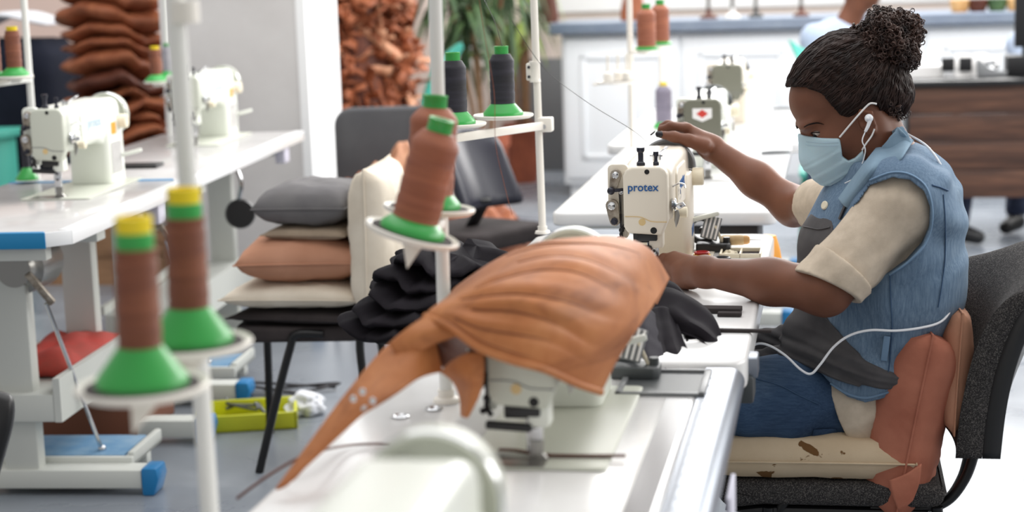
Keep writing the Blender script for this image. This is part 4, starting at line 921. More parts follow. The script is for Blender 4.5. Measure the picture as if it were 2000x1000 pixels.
for k,(dx,dy) in enumerate(((-.03,-.02),(.035,.01),(0,.04))):
    mb=MB(); mb.lathe([(0,0),(.018,0),(.016,.03),(.006,.036),(.004,.1),(0,.1)],L4(c)+Vector((dx,dy,.003)),n=14); mb.build('spindle','plate_white',st4)
mb=MB(); mb.bar(L4(c)+Vector((-.09,0,-.008)),L4(c)+Vector((.11,.03,.01)),.014,.01,.002); mb.build('arm','plate_white',st4)
c=H(1297,250,TZ); spool('mauve grey thread spool with yellow cap standing on the farthest table',c.x,c.y,TZ+.001,(0,0),'thread_mauve',cap='spool_yellow',r=.034,h=.15,hb=.025,rb=.045,ch=.016,cr=.016)
b5=Vector((Q(1293,150,7.6).x,7.6,TZ)); st5=thing('thread_stand','thin white thread stand post on the farthest table behind the mauve spool','thread stand',b5.x,7.6,TZ,0,'thread stands'); mb=MB(); mb.cyl((0,0,0),(0,0,.75),.011,n=14); mb.build('pole','plate_white',st5); mb=MB(); mb.lathe([(0,0),(.02,0),(.014,.012),(0,.012)]); mb.build('base_nut','plate_white',st5)
for px,py,lab,v_ in ((1515,302,'small dark green tool lying on the table left of the mask',.0),(1530,215,'dark flat tool on the farthest table near the woman\'s forehead',0)):
    c=H(px,py,TZ); t=thing('snips',lab,'snips',c.x,c.y,TZ+.001,.3); mb=MB(); mb.tube(spline([(-.05,0,.006),(-.02,.012,.007),(.02,.01,.007),(.05,0,.006)],5),.005,8); mb.tube(spline([(-.05,0,.006),(-.02,-.012,.007),(.02,-.01,.007),(.05,0,.006)],5),.005,8); mb.build('handle','dark_grey_plastic',t); mb=MB(); mb.bar((.045,0,.006),(.09,.0,.006),.01,.004,.001); mb.build('blade','steel',t)
# ================================================================ implicit-surface tools for bodies and clothes
class Grid:
    def __init__(s,lo,hi,h):
        s.lo=np.array(lo,float); s.h=h; s.n=np.ceil((np.array(hi)-s.lo)/h).astype(int)+1
        s.ax=[(s.lo[i]+h*np.arange(s.n[i])).astype(np.float32) for i in range(3)]
        s.F=np.full(s.n,1.,np.float32)
    def win(s,lo,hi):
        a=np.clip(np.floor((np.array(lo)-s.lo)/s.h).astype(int),0,s.n); b=np.clip(np.ceil((np.array(hi)-s.lo)/s.h).astype(int)+1,0,s.n)
        if (b<=a).any(): return None,None
        sl=tuple(slice(a[i],b[i]) for i in range(3)); return sl,np.meshgrid(*[s.ax[i][sl[i]] for i in range(3)],indexing='ij',sparse=True)
    def union(s,prims,k=.02):
        for p in prims:
            kk=p.get('k',k); sl,g=s.win(p['lo']-kk-3*s.h,p['hi']+kk+3*s.h)
            if sl is None: continue
            d=p['f'](*g).astype(np.float32); a=s.F[sl]
            m=np.maximum(kk-np.abs(a-d),0)/kk; s.F[sl]=np.minimum(a,d)-m*m*kk*.25
        return s
    def carve(s,prims,k=.006):
        for p in prims:
            kk=p.get('k',k); sl,g=s.win(p['lo']-kk-3*s.h,p['hi']+kk+3*s.h)
            if sl is None: continue
            d=-p['f'](*g).astype(np.float32); a=s.F[sl]
            m=np.maximum(kk-np.abs(a-d),0)/kk; s.F[sl]=np.maximum(a,d)+m*m*kk*.25
        return s
    def clip(s,G): s.F=np.maximum(s.F,G); return s
    def poly(s,pts):
        """signed distance (inside < 0) to an outline in the (u,z) plane"""
        U,Zz=np.meshgrid(s.ax[0],s.ax[2],indexing='ij'); d=np.full(U.shape,1e9); sg=np.ones(U.shape); n=len(pts)
        for i in range(n):
            ax,az=pts[i]; bx,bz=pts[(i+1)%n]; ex,ez=bx-ax,bz-az; wx,wz=U-ax,Zz-az
            t=np.clip((wx*ex+wz*ez)/(ex*ex+ez*ez+1e-12),0,1); d=np.minimum(d,(wx-ex*t)**2+(wz-ez*t)**2)
            c1=Zz>=az; c2=Zz<bz; c3=ex*wz>ez*wx
            sg=np.where((c1&c2&c3)|(~c1&~c2&~c3),-sg,sg)
        return (sg*np.sqrt(d)).astype(np.float32)[:,None,:]
    def mesh(s,smooth=0):
        F=s.F; S=F<0; nx,ny,nz_=s.n-1
        cnt=np.zeros((nx,ny,nz_),np.uint8)
        for i in (0,1):
            for j in (0,1):
                for k in (0,1): cnt+=S[i:nx+i,j:ny+j,k:nz_+k]
        act=(cnt>0)&(cnt<8); I=np.argwhere(act); idx=np.full(act.shape,-1,np.int32); idx[act]=np.arange(len(I))
        P=np.zeros((len(I),3)); C_=np.zeros(len(I))
        for (a,b) in [((0,0,0),(1,0,0)),((0,1,0),(1,1,0)),((0,0,1),(1,0,1)),((0,1,1),(1,1,1)),((0,0,0),(0,1,0)),((1,0,0),(1,1,0)),((0,0,1),(0,1,1)),((1,0,1),(1,1,1)),((0,0,0),(0,0,1)),((1,0,0),(1,0,1)),((0,1,0),(0,1,1)),((1,1,0),(1,1,1))]:
            a=np.array(a); b=np.array(b); fa=F[tuple((I+a).T)]; fb=F[tuple((I+b).T)]; x=(fa<0)!=(fb<0)
            t=np.where(x,fa/(fa-fb+1e-20),0)[:,None]; P+=np.where(x[:,None],a+t*(b-a),0); C_+=x
        P=(I+P/C_[:,None])*s.h+s.lo
        Q_=[]
        for ax in range(3):
            A_=[slice(None)]*3; B_=[slice(None)]*3; A_[ax]=slice(0,-1); B_[ax]=slice(1,None)
            x=S[tuple(A_)]!=S[tuple(B_)]; e=np.argwhere(x); o1,o2=(ax+1)%3,(ax+2)%3
            e=e[(e[:,o1]>0)&(e[:,o2]>0)&(e[:,o1]<s.n[o1]-1)&(e[:,o2]<s.n[o2]-1)]
            ins=S[tuple(e.T)]
            d1=np.zeros(3,int); d1[o1]=1; d2=np.zeros(3,int); d2[o2]=1
            q=np.stack([idx[tuple((e-d1-d2).T)],idx[tuple((e-d2).T)],idx[tuple(e.T)],idx[tuple((e-d1).T)]],1)
            q[~ins]=q[~ins][:,::-1]; Q_.append(q)
        q=np.concatenate(Q_); q=q[(q>=0).all(1)]
        for _ in range(smooth):
            N=np.zeros_like(P); c=np.zeros(len(P))
            for a,b in ((0,1),(1,2),(2,3),(3,0)):
                np.add.at(N,q[:,a],P[q[:,b]]); np.add.at(N,q[:,b],P[q[:,a]]); np.add.at(c,q[:,a],1); np.add.at(c,q[:,b],1)
            P=P*.45+.55*N/np.maximum(c,1)[:,None]
        return P,q
def sdf_obj(name,m,parent,G,o,smooth=1):
    P,q=G.mesh(smooth); P=P-np.array(o)
    me=bpy.data.meshes.new(name); me.vertices.add(len(P)); me.vertices.foreach_set('co',P.astype(np.float32).ravel())
    me.loops.add(q.size); me.loops.foreach_set('vertex_index',q.astype(np.int32).ravel()); me.polygons.add(len(q)); me.polygons.foreach_set('loop_start',np.arange(0,q.size,4,dtype=np.int32))
    me.update(calc_edges=True); me.validate(); me.polygons.foreach_set('use_smooth',np.ones(len(me.polygons),bool)); me.update()
    ob=bpy.data.objects.new(name,me); COL.objects.link(ob); me.materials.append(M[m]); ob.parent=parent; return ob
def cap(a,b,ra,rb,k=None,basis=None,st=1.):
    """tapering limb from a to b; with basis (f,s) its section is widened st times along s"""
    a=np.array(a,float); b=np.array(b,float); R=max(ra,rb)*max(1,st); d=b-a
    def f(X,Y,Zz):
        x,y,z=X-a[0],Y-a[1],Zz-a[2]
        if basis is not None:
            (fx,fy),(sx,sy)=basis; p=x*fx+y*fy; q=(x*sx+y*sy)/st; D=np.array([d[0]*fx+d[1]*fy,(d[0]*sx+d[1]*sy)/st,d[2]])
        else: p,q,D=x,y,d
        t=np.clip((p*D[0]+q*D[1]+z*D[2])/(D@D+1e-12),0,1)
        return np.sqrt((p-t*D[0])**2+(q-t*D[1])**2+(z-t*D[2])**2)-(ra+(rb-ra)*t)
    r={'f':f,'lo':np.minimum(a,b)-R,'hi':np.maximum(a,b)+R}
    if k: r['k']=k
    return r
def ell(c,r,R=None,k=None):
    c=np.array(c,float); r=np.array(r,float); R=np.eye(3) if R is None else np.array(R)     # rows of R = local axes
    def f(X,Y,Zz):
        x,y,z=X-c[0],Y-c[1],Zz-c[2]; l=[R[i][0]*x+R[i][1]*y+R[i][2]*z for i in range(3)]
        k0=np.sqrt(sum((l[i]/r[i])**2 for i in range(3))); k1=np.sqrt(sum((l[i]/r[i]**2)**2 for i in range(3)))+1e-9
        return k0*(k0-1)/k1
    m=max(r); q={'f':f,'lo':c-m,'hi':c+m}
    if k: q['k']=k
    return q
def chain(pts,rs,k=None): return [cap(pts[i],pts[i+1],rs[i],rs[i+1],k) for i in range(len(pts)-1)]
# ================================================================ the seated woman
VW=3.60
def w(px,py,dv=0.): return np.array(Q(px,py,VW+dv))
def pp(l,dv=0.): return [(w(x,y,dv)[0],w(x,y,dv)[2]) for x,y in l]
beta=math.radians(17); FB=((-math.cos(beta),-math.sin(beta)),(-math.sin(beta),math.cos(beta)))
hip=w(1695,800); base=Vector((hip[0],VW,0)); ob=np.array([hip[0],VW,0])
wo=thing('person','woman in a denim vest, grey apron and blue face mask sewing at the cream machine','person',*base)
wo.location=W(*base)
S_n=w(1757,395,-.165); E_n=w(1612,566,-.235); R_n=w(1378,531,-.115)
S_f=w(1672,398,.165); E_f=w(1550,403,.40); R_f=w(1390,289,.47)
torso=[cap(w(1712,800),w(1702,690),.106,.112,basis=FB,st=1.34),cap(w(1700,690),w(1716,500),.112,.122,basis=FB,st=1.32),cap(w(1716,500),w(1748,405),.122,.098,basis=FB,st=1.45),
       cap(S_n,w(1748,380),.062,.08),cap(S_f,w(1738,385),.06,.08),cap(w(1690,470,-.03),w(1690,500,.1),.085,.08)]
# head frame
tl=math.radians(28); yaw=math.radians(7)
Fh=np.array([-math.cos(tl)*math.cos(yaw),-math.cos(tl)*math.sin(yaw),-math.sin(tl)]); Sh=np.array([-math.sin(yaw),math.cos(yaw),0]); Uh=np.cross(Fh,Sh)*1.0
if Uh[2]<0: Uh=-Uh
O=w(1655,165); HR=np.stack([Fh,Sh,Uh])
def hd(f,s,u): return O+Fh*f+Sh*s+Uh*u
skull=[ell(hd(.004,0,0),(.108,.077,.096),HR),ell(hd(.058,0,.0),(.066,.064,.06),HR)]
face=[ell(hd(.07,0,-.07),(.057,.058,.072),HR)]
for s in (-1,1):
    face+=[ell(hd(.1,s*.028,-.027),(.029,.031,.014),HR,.012),ell(hd(.074,s*.04,-.08),(.036,.028,.032),HR),cap(hd(.005,s*.053,-.112),hd(.095,s*.014,-.150),.020,.018),ell(hd(.02,s*.052,-.075),(.045,.02,.05),HR)]
face+=[cap(hd(.119,0,-.045),hd(.131,0,-.09),.009,.0105,.012),ell(hd(.104,0,-.148),(.021,.024,.019),HR),ell(hd(.09,0,-.118),(.04,.036,.03),HR),cap(hd(.125,-.012,-.094),hd(.125,.012,-.094),.008,.008,.01)]
neck=[cap(w(1748,345),w(1702,245),.062,.055),cap(w(1735,330),w(1690,260),.05,.05)]
eyes=[hd(.0970,s*.033,-.0505) for s in (-1,1)]
G=Grid(w(1262,900,0)*np.array([1,0,0])+np.array([-.01,VW-.32,.42]),np.array([w(1890,500)[0],VW+.64,1.33]),.003)
G.union(torso,.05).union(neck,.035).union(skull,.02).union(face,.022)
for e in eyes: G.union([ell(e,(.0148,.0165,.0135),HR)],.006)
# ears
for s in (-1,1):
    ec=hd(.008,s*.079,-.074); t1=Fh*math.cos(.25)+Uh*math.sin(.25)*-1; ER=np.stack([t1,Sh*.95+Fh*-.3*s*-1,np.cross(t1,Sh)])
    G.union([ell(ec,(.0145,.007,.0255),HR),cap(ec+Uh*.012+Fh*.010+Sh*s*.004,ec+Uh*.0245+Sh*s*.005,.0034,.0036),cap(ec+Uh*.0245+Sh*s*.005,ec+Uh*.012-Fh*.0145+Sh*s*.0065,.0036,.004),cap(ec+Uh*.012-Fh*.0145+Sh*s*.0065,ec-Uh*.012-Fh*.0095+Sh*s*.005,.004,.0034),ell(ec-Uh*.023+Fh*.001,(.008,.005,.008),HR)],.006)
    G.carve([ell(ec+Sh*s*.008+Uh*.003,(.0085,.007,.016),HR)],.005); G.union([ell(ec+Fh*.011-Uh*.004+Sh*s*.002,(.005,.005,.007),HR)],.004)
for e,s in zip(eyes,(-1,1)):
    G.carve([ell(e+Fh*.011+Sh*s*.010-Uh*.001,(.0140,.0145,.0060),HR)],.003)
# arms
G.union([cap(S_n,E_n,.056,.046),cap(E_n,(E_n*.55+R_n*.45),.047,.042),cap(E_n*.55+R_n*.45,R_n,.042,.0285)],.03)
mf=E_f*.55+R_f*.45
G.union([cap(S_f,E_f,.05,.041),cap(E_f,mf,.042,.0375),cap(mf,R_f,.0375,.027)],.03)
# far hand over the top of the handwheel
nails=[]
def finger(pts,rs,k=.006): G.union(chain(pts,rs),k)
kn=[w(1343,251,.455),w(1338,249,.478),w(1340,252,.50),w(1346,260,.518)]
G.union([cap(R_f,kn[i],.022,.0125) for i in range(4)]+[cap(R_f,w(1362,272,.45),.026,.02)],.014)
fp=[[kn[0],w(1311,246,.463),w(1291,253,.470),w(1277,264,.476)],[kn[1],w(1304,243,.488),w(1283,252,.497),w(1270,266,.503)],[kn[2],w(1308,247,.512),w(1288,258,.52),w(1278,272,.525)],[kn[3],w(1320,256,.532),w(1304,266,.54),w(1296,277,.543)]]
for i,f in enumerate(fp): finger(f,[.0108,.0096,.0088,.0072] if i<3 else [.0095,.0082,.0074,.0062])
th=[w(1376,286,.435),w(1345,274,.418),w(1316,267,.415),w(1291,263,.420)]
finger(th,[.019,.0135,.0112,.0088],.01)
# near hand pushing the work under the needle
kn2=[w(1318,503,.0),w(1306,514,.004),w(1302,527,.0),w(1306,540,-.008)]
G.union([cap(R_n,q,.0245,.0135) for q in kn2]+[cap(R_n,w(1335,537,-.07),.026,.020),cap(w(1335,537,-.07),w(1312,522,-.01),.021,.016)],.016)
f2=[[kn2[0],w(1296,504,.010),w(1284,514,.014),w(1277,525,.016)],[kn2[1],w(1284,515,.006),w(1268,525,.010),w(1260,533,.012)],[kn2[2],w(1280,530,.0),w(1266,536,.002),w(1258,542,.004)],[kn2[3],w(1284,536,-.01),w(1270,540,-.01),w(1262,544,-.01)]]
for i,f in enumerate(f2): finger(f,[.011,.0096,.0088,.0072] if i<3 else [.0098,.0084,.0075,.0064])
finger([w(1352,548,-.07),w(1334,551,-.05),w(1314,552,-.035),w(1296,551,-.025)],[.018,.0132,.0112,.009],.012)
# thighs, inside the jeans
K_n=w(1316,773,-.15); K_f=w(1314,757,.14); H_n=w(1686,795,-.072); H_f=w(1686,795,.08)
G.union([cap(H_n,K_n*.6+H_n*.4,.072,.065),cap(H_f,K_f*.6+H_f*.4,.072,.065)],.04)
body=sdf_obj('body','skin',wo,G,ob,1); wo_body=body
# eyes, brows, nails
for e in eyes:
    mb=MB(); mb.ball(e-ob,.0128,20); ey=mb.build('eye','eye_white',wo)
    mb=MB(); mb.ball(e+Fh*.0078-Uh*.003+Sh*(.0028 if e is eyes[1] else -.0028)-ob,.0062,14); mb.build('iris','iris',ey)
def on_surface(o,px,py,dv_hint=-.3,lift=.0):
    """where the photo ray meets a built mesh of hers (own root space)"""
    r=ray(px,py); d=Matrix.Rotation(A,3,'Z')@r; org=Matrix.Rotation(A,3,'Z')@(CAMP); org=org-Vector(base)
    ok,loc,nrm,_=o.ray_cast(org,d.normalized()); return (loc+nrm*lift if ok else None)
pts=[on_surface(body,x,y,lift=.0006) for x,y in ((1571,248),(1578,244),(1588,241),(1598,240),(1609,243))]
if all(pts): mb=MB(); mb.tube(spline(pts,4),[.0009+.0017*math.sin(math.pi*min(1,i/16+.08))**.7 for i in range(17)],8,flat=.6); mb.build('eyebrow','hair',wo)
mb=MB(); mb.tube([Vector(hd(f,.1*0+q,u)-ob) for f,q,u in ((.1295,.010,-.0305),(.1275,.02,-.0265),(.122,.03,-.0235),(.112,.041,-.0235),(.101,.05,-.0285))],[.0015,.0027,.003,.0026,.001],8,flat=.55); mb.build('eyebrow','hair',wo)
for e,s in zip(eyes,(-1,1)):
    mb=MB(); mb.tube([Vector(e+Fh*a+Sh*s*b+Uh*c-ob) for a,b,c in ((.0135,-.006,.002),(.0150,.001,.0040),(.0130,.008,.0042),(.0065,.0145,.0022),(-.002,.0165,-.002))],.0012,6); mb.build('eyelashes','hair',wo)
def nail(p,d,n,wd=.0055,ln_=.0075):
    d=Vector(d).normalized(); n=Vector(n); n=(n-d*n.dot(d)).normalized(); s=d.cross(n); mb=MB(); rows=[]
    for i in range(6):
        a=(i/5-.5); q=math.sqrt(max(0,1-(2*abs(a))**4)); rows.append([Vector(np.array(p)-ob)+d*(a*2*ln_)+s*(b*wd*(.35+.65*q))+n*(-.0022*b*b) for b in (-1,-.5,0,.5,1)])
    mb.grid(rows); mb.build('fingernail','nail_dark',wo,solid=.0012)
nail(Vector(th[3])+Vector((-.0035,-.0085,.002)),Vector(th[3])-Vector(th[2]),(-.1,-1,.25),.0075,.009)
nail(Vector(fp[0][3])+Vector((-.003,-.003,.006)),Vector(fp[0][3])-Vector(fp[0][2]),(-.6,-.2,.8))
# ---------------------------------------------------------------- hair
def hairfield(G,off):
    G.union([ell(hd(.0,0,.002),(.108+off,.077+off,.096+off),HR),ell(hd(.056,0,.004),(.064+off,.064+off,.06+off),HR),ell(hd(-.06,0,-.05),(.055,.062,.06),HR)],.02)
G=Grid(w(1530,300,-.14)-np.array([0,0,.0]),w(1790,30,.14),.003); hairfield(G,.011)
X,Y,Zg=np.meshgrid(*G.ax,indexing='ij',sparse=True)
G.F=G.F+(.0016*np.sin(150*X+2.5*np.sin(55*Zg+40*Y)+90*Y)*np.sin(120*Zg+2*np.sin(60*X))+.0012*np.sin(260*Y+180*Zg+3*np.sin(70*X))).astype(np.float32)
hl=[(1520,172),(1548,166),(1575,166),(1604,174),(1622,196),(1640,218),(1660,226),(1680,218),(1690,203),(1702,197),(1714,203),(1721,224),(1728,254),(1746,278),(1790,255),(1790,60),(1660,20),(1520,60)]
G.clip(G.poly(pp(hl)))
hair=sdf_obj('hair','hair',wo,G,ob,1)
rng=np.random.RandomState(3); bc_=w(1735,80); mb=MB()
hv=[v.co.copy() for v in hair.data.vertices]; bloc=Vector(bc_-ob)
for i in range(2600):
    p=hv[rng.randint(len(hv))]; pts=[]; L_=rng.uniform(.018,.045); ph=rng.uniform(0,6.28); fr=rng.uniform(120,260); am=rng.uniform(.0006,.0022)
    if (p-Vector(O-ob)).length<.06: continue
    for k in range(7):
        ok,c,n,_=hair.closest_point_on_mesh(p)
        d=(bloc-c); d=(d-n*d.dot(n)); 
        if d.length<.02: break
        d.normalize(); sd=n.cross(d); pts.append(c+n*.0008+sd*am*math.sin(fr*L_*k/6+ph)); p=c+d*L_/6
    if len(pts)>3: mb.tube(pts,[.0005+.0006*math.sin(math.pi*(k+.5)/len(pts)) for k in range(len(pts))],4)
mb.build('strands','strand_hair',hair,ang=180); mb=MB()
def curl(mb,c,n,R,r):
    n=Vector(n).normalized(); a=n.orthogonal().normalized(); b=n.cross(a); ph=rng.uniform(0,6.28); pts=[]
    tur=rng.uniform(1.1,1.9)
    for i in range(12):
        t=ph+tur*2*math.pi*i/11; pts.append(Vector(c)+a*R*math.cos(t)+b*R*math.sin(t)+n*(R*.8*(i/11-.5)))
    mb.tube(pts,[r*(.55+.45*math.sin(math.pi*i/11)) for i in range(12)],4)
for i in range(2700):
    d=rng.normal(size=3); d/=np.linalg.norm(d); rad=.068*(.58+.46*rng.rand()**.6)*(1+.1*math.sin(3*d[0]*2+d[2]*4))
    c=bc_+d*np.array([1.0,1.,.98])*rad+np.array([.002*rng.randn(),.002*rng.randn(),.002*rng.randn()])
    curl(mb,c-ob,d+.8*rng.normal(size=3),rng.uniform(.003,.0065),rng.uniform(.0010,.0016))
mb.ball(bc_-ob,.052,24)
mb.build('hair_bun','curl_hair',wo,ang=180)
mb=MB()
for i in range(170):
    t=rng.rand(); px=1722+35*rng.rand(); py=200+62*rng.rand(); dv=rng.uniform(-.055,.05)
    c=w(px,py,dv); v_=c-O; f_,s_,u_=v_@Fh,v_@Sh,v_@Uh; k=((f_+.06)/.062)**2+(s_/.068)**2+((u_+.05)/.067)**2
    c=O+Fh*(-.06+(f_+.06)/math.sqrt(k))+Sh*(s_/math.sqrt(k))+Uh*(-.05+(u_+.05)/math.sqrt(k))
    if f_>-.045: continue
    curl(mb,c-ob,rng.normal(size=3),rng.uniform(.003,.006),rng.uniform(.0007,.0011))
mb.build('nape_curls','curl_hair',wo,ang=180)
# ---------------------------------------------------------------- clothes
GL=np.array([w(1380,700)[0],VW-.30,.44]); GH=np.array([w(1905,700)[0],VW+.46,1.20]); hh=.0036
def wrinkles(G,amp,fx,fz,fy=12,ph=0.):
    X,Y,Zg=np.meshgrid(*G.ax,indexing='ij',sparse=True)
    return (amp*np.sin(fx*X+fz*Zg+fy*Y+2.2*np.sin(17*Zg+9*X+ph)+1.3*np.sin(31*X-13*Zg+ph))+.5*amp*np.sin(2.3*fx*X-1.7*fz*Zg+1.5*np.sin(40*Zg+ph))).astype(np.float32)
# sweater
G=Grid(GL,GH,hh); G.union(torso,.05); G.F-=.009; G.union([cap(S_n+np.array([.004,0,0]),S_n*.1+E_n*.9,.067,.0635),cap(S_f,S_f*.25+E_f*.75,.062,.056),cap(w(1694,835),w(1680,790),.112,.118,basis=FB,st=1.42),cap(w(1672,800,-.07),w(1694,835,-.07),.118,.098)],.03)
G.F+=wrinkles(G,.0022,40,45)
G.clip(-(G.poly(pp([(1300,900),(1300,700),(1600,715),(1617,760),(1637,815),(1668,882),(1600,960)],-.17))))    # front of the hem open over the thigh
X,Y,Zg=np.meshgrid(*G.ax,indexing='ij',sparse=True)
def plane(G,p,n): X,Y,Zg=np.meshgrid(*G.ax,indexing='ij',sparse=True); n=np.array(n)/np.linalg.norm(n); return ((X-p[0])*n[0]+(Y-p[1])*n[1]+(Zg-p[2])*n[2]).astype(np.float32)
ad=(E_n-S_n)/np.linalg.norm(E_n-S_n)
# cut beyond the cuff only around the arm
cutp=plane(G,S_n*.16+E_n*.84,ad); near=(Y<VW-.10).astype(np.float32)*np.ones_like(G.F); left=np.where((X<w(1700,500)[0])&(Zg<w(1600,480)[2])&(Zg>w(1600,640,-.2)[2])&(Y<VW-.155),1,0)
G.F=np.where(left>0,np.maximum(G.F,cutp),G.F)
afd=(E_f-S_f)/np.linalg.norm(E_f-S_f); G.F=np.where((Y>VW+.2),np.maximum(G.F,plane(G,S_f*.33+E_f*.67,afd)),G.F)
G.clip(plane(G,w(1740,300),(-.25,0,1)))
sweater=sdf_obj('sweater','sweater_knit',wo,G,ob,1)
# rolled cuff
G=Grid(w(1540,640,-.34)*1.,w(1700,440,-.12),.003); c0=S_n*.20+E_n*.80; c1=S_n*-.02+E_n*1.02; G.union([cap(c0,c1,.072,.0695)],.01)
G.F+=wrinkles(G,.002,50,50); G.clip(plane(G,S_n*.03+E_n*.97,ad*.9+np.array([0.12,-.05,-.25]))); G.clip(-plane(G,S_n*.25+E_n*.75,ad)); G.carve([cap(E_n*.8+S_n*.2,E_n*1.4-S_n*.4,.052,.052)],.006)
sdf_obj('rolled_cuff','sweater_knit',sweater,G,ob,1)
# denim vest
G=Grid(GL,GH,hh); G.union(torso+[cap(w(1690,770),w(1700,700),.135,.125,basis=FB,st=1.32),cap(w(1735,560),w(1745,440),.125,.112,basis=FB,st=1.4),cap(S_n+np.array([.012,0,.004]),S_n*.7+E_n*.3+np.array([.03,0,.0]),.062,.05)],.05); G.F-=.018
G.F+=wrinkles(G,.0036,26,30,8,1.)
vest=[(1590,610),(1560,560),(1556,430),(1580,400),(1612,372),(1640,335),(1668,330),(1700,325),(1745,262),(1800,260),(1900,330),(1900,700),(1800,742),(1760,762),(1720,776),(1690,783),(1655,775),(1625,756),(1600,735),(1585,700)]
G.clip(G.poly(pp(vest,-.18)))
arm=[(1742,342),(1775,346),(1803,368),(1815,400),(1814,440),(1800,475),(1770,508),(1735,530),(1690,545),(1655,500),(1652,450),(1668,405),(1700,360)]
ap=G.poly(pp(arm,-.2)); Y=G.ax[1][None,:,None]; G.F=np.where(Y<VW-.04,np.maximum(G.F,-ap),G.F)
G.carve([cap(S_f-np.array([0,.06,0]),S_f+np.array([-.1,.3,-.02]),.078,.078)],.01)
vest_o=sdf_obj('denim_vest','denim_vest',wo,G,ob,1)
# stitched edges of the vest
def seam(name,o,pts,m,r,parent,lift=.001,n=6,flat=.6):
    out=[]
    for q in spline([(x,y,0) for x,y in pts],n):
        s=on_surface(o,q.x,q.y,lift=lift)
        if s is not None: out.append(s)
    if len(out)<3: return
    mb=MB(); mb.tube(out,r,6,flat=flat); return mb.build(name,m,parent,ang=80)
M['denim_seam']=mat('denim_seam',rgb(112,140,168),.85); nbump(M['denim_seam'],300,.5,.001); M['denim_dark_seam']=mat('denim_dark_seam',rgb(58,86,118),.85); nbump(M['denim_dark_seam'],300,.5,.001)
seam('armhole_edge',vest_o,[(1700,352),(1742,337),(1778,341),(1808,364),(1820,400),(1819,442),(1804,480),(1772,513),(1738,536)],'denim_seam',.0042,vest_o,0)
seam('yoke_seam',vest_o,[(1820,362),(1835,366),(1850,372)],'denim_dark_seam',.003,vest_o)
seam('side_seam',vest_o,[(1738,538),(1740,590),(1742,640),(1738,700),(1730,760)],'denim_dark_seam',.0022,vest_o)
seam('back_seam',vest_o,[(1842,380),(1846,440),(1844,520),(1832,600)],'denim_dark_seam',.002,vest_o)
seam('hem_edge',vest_o,[(1604,733),(1628,752),(1656,769),(1690,777),(1722,770),(1758,757),(1790,742)],'denim_seam',.0045,vest_o,0)
a=on_surface(vest_o,1733,655,lift=.002); b=on_surface(vest_o,1726,705,lift=.002)
if a and b: mb=MB(); mb.bar(a,b,.013,.004,.0015,up=(0,-1,0)); mb.build('waist_tab','denim_seam',vest_o)
# collar, standing round the neck
G=Grid(w(1650,400,-.2),w(1800,220,.2),.003)
G.union([cap(w(1757,316),w(1738,262),.086,.073,basis=FB,st=1.12)],.01); X,Y,Zg=np.meshgrid(*G.ax,indexing='ij',sparse=True); core=Grid(w(1650,400,-.2),w(1800,220,.2),.003); core.union([cap(w(1757,316),w(1738,262),.0795,.0665,basis=FB,st=1.12),cap(w(1738,262),w(1730,235),.067,.067,basis=FB,st=1.12)],.01)
G.F=np.maximum(G.F,-core.F); col=[(1660,372),(1690,322),(1722,284),(1752,247),(1763,243),(1775,262),(1779,276),(1762,292),(1738,308),(1716,340),(1690,376)]
G.clip(G.poly(pp(col,-.06)))
sdf_obj('collar','collar_cloth',vest_o,G,ob,1)
G=Grid(w(1620,430,-.24),w(1770,240,.05),.003); G.union([ell(w(1715,315,-.072),(.068,.012,.03),None)],.01)
# turned-down collar leaf on the near side
def vnet(q,o_,l):
    x,y,dv=q; p=on_surface(o_,x,y,lift=l); f=Vector(w(x,y,dv)-ob)
    return p if (p is not None and abs(p.y-f.y)<.09) else f
net=[[(1753,247,-.075),(1724,281,-.095),(1694,322,-.118),(1668,356,-.128),(1642,392,-.13)],[(1768,262,-.085),(1740,293,-.115),(1710,330,-.138),(1682,368,-.142),(1655,404,-.14)],[(1783,281,-.088),(1764,312,-.125),(1738,344,-.148),(1706,384,-.148),(1676,416,-.142)]]
rows=surf([[vnet(q,vest_o,.007) for q in r] for r in net],6,5); mb=MB(); mb.grid(rows); mb.build('collar_leaf','collar_cloth',vest_o,solid=.005,solid_off=0,ang=70,sub=1)
# apron
G=Grid(GL,GH,hh); G.union(torso+[cap(w(1690,770),w(1700,700),.135,.125,basis=FB,st=1.32)],.05); G.F-=.0235
G.F+=wrinkles(G,.003,32,26,10,2.)
apr=[(1535,424),(1560,431),(1600,436),(1632,425),(1625,470),(1606,540),(1598,600),(1622,632),(1652,660),(1690,694),(1730,716),(1760,728),(1755,745),(1720,748),(1680,742),(1640,736),(1600,722),(1500,690),(1490,640)]
G.union([cap(w(1655,540,-.02),w(1632,655,-.03),.082,.074,basis=FB,st=1.2)],.05); G.clip(G.poly(pp(apr,-.15)))
G.union([cap(w(1545,690,-.09),w(1640,705,-.16),.024,.026),cap(w(1640,705,-.16),w(1735,735,-.19),.026,.014),cap(w(1560,665,-.02),w(1650,690,-.15),.035,.024),cap(w(1490,690,.12),w(1590,672,.06),.05,.055),cap(w(1590,672,.06),w(1575,650,-.06),.05,.05),cap(w(1470,700,.0),w(1560,700,-.05),.02,.03)],.02)
X,Y,Zg=np.meshgrid(*G.ax,indexing='ij',sparse=True); low=1/(1+np.exp((Zg-.665)/.012)); G.F=(G.F+low*(.0036*np.sin(250*(Zg+.30*X)+2.0*np.sin(14*X+9*Y)+25*Y)/(1+np.exp((X-w(1680,700)[0])/.012))+.0012*np.sin(470*(Zg+.22*X)+3*np.sin(20*X)))).astype(np.float32)
apo=sdf_obj('apron','apron_cloth',wo,G,ob,1)
net=[(1642,428,-.125),(1652,405,-.13),(1668,380,-.13),(1690,350,-.128),(1700,335,-.12)]
pts=[]
for x,y,dv in net:
    s=on_surface(vest_o,x,y,lift=.003); pts.append(s if s is not None else Vector(w(x,y,dv)-ob))
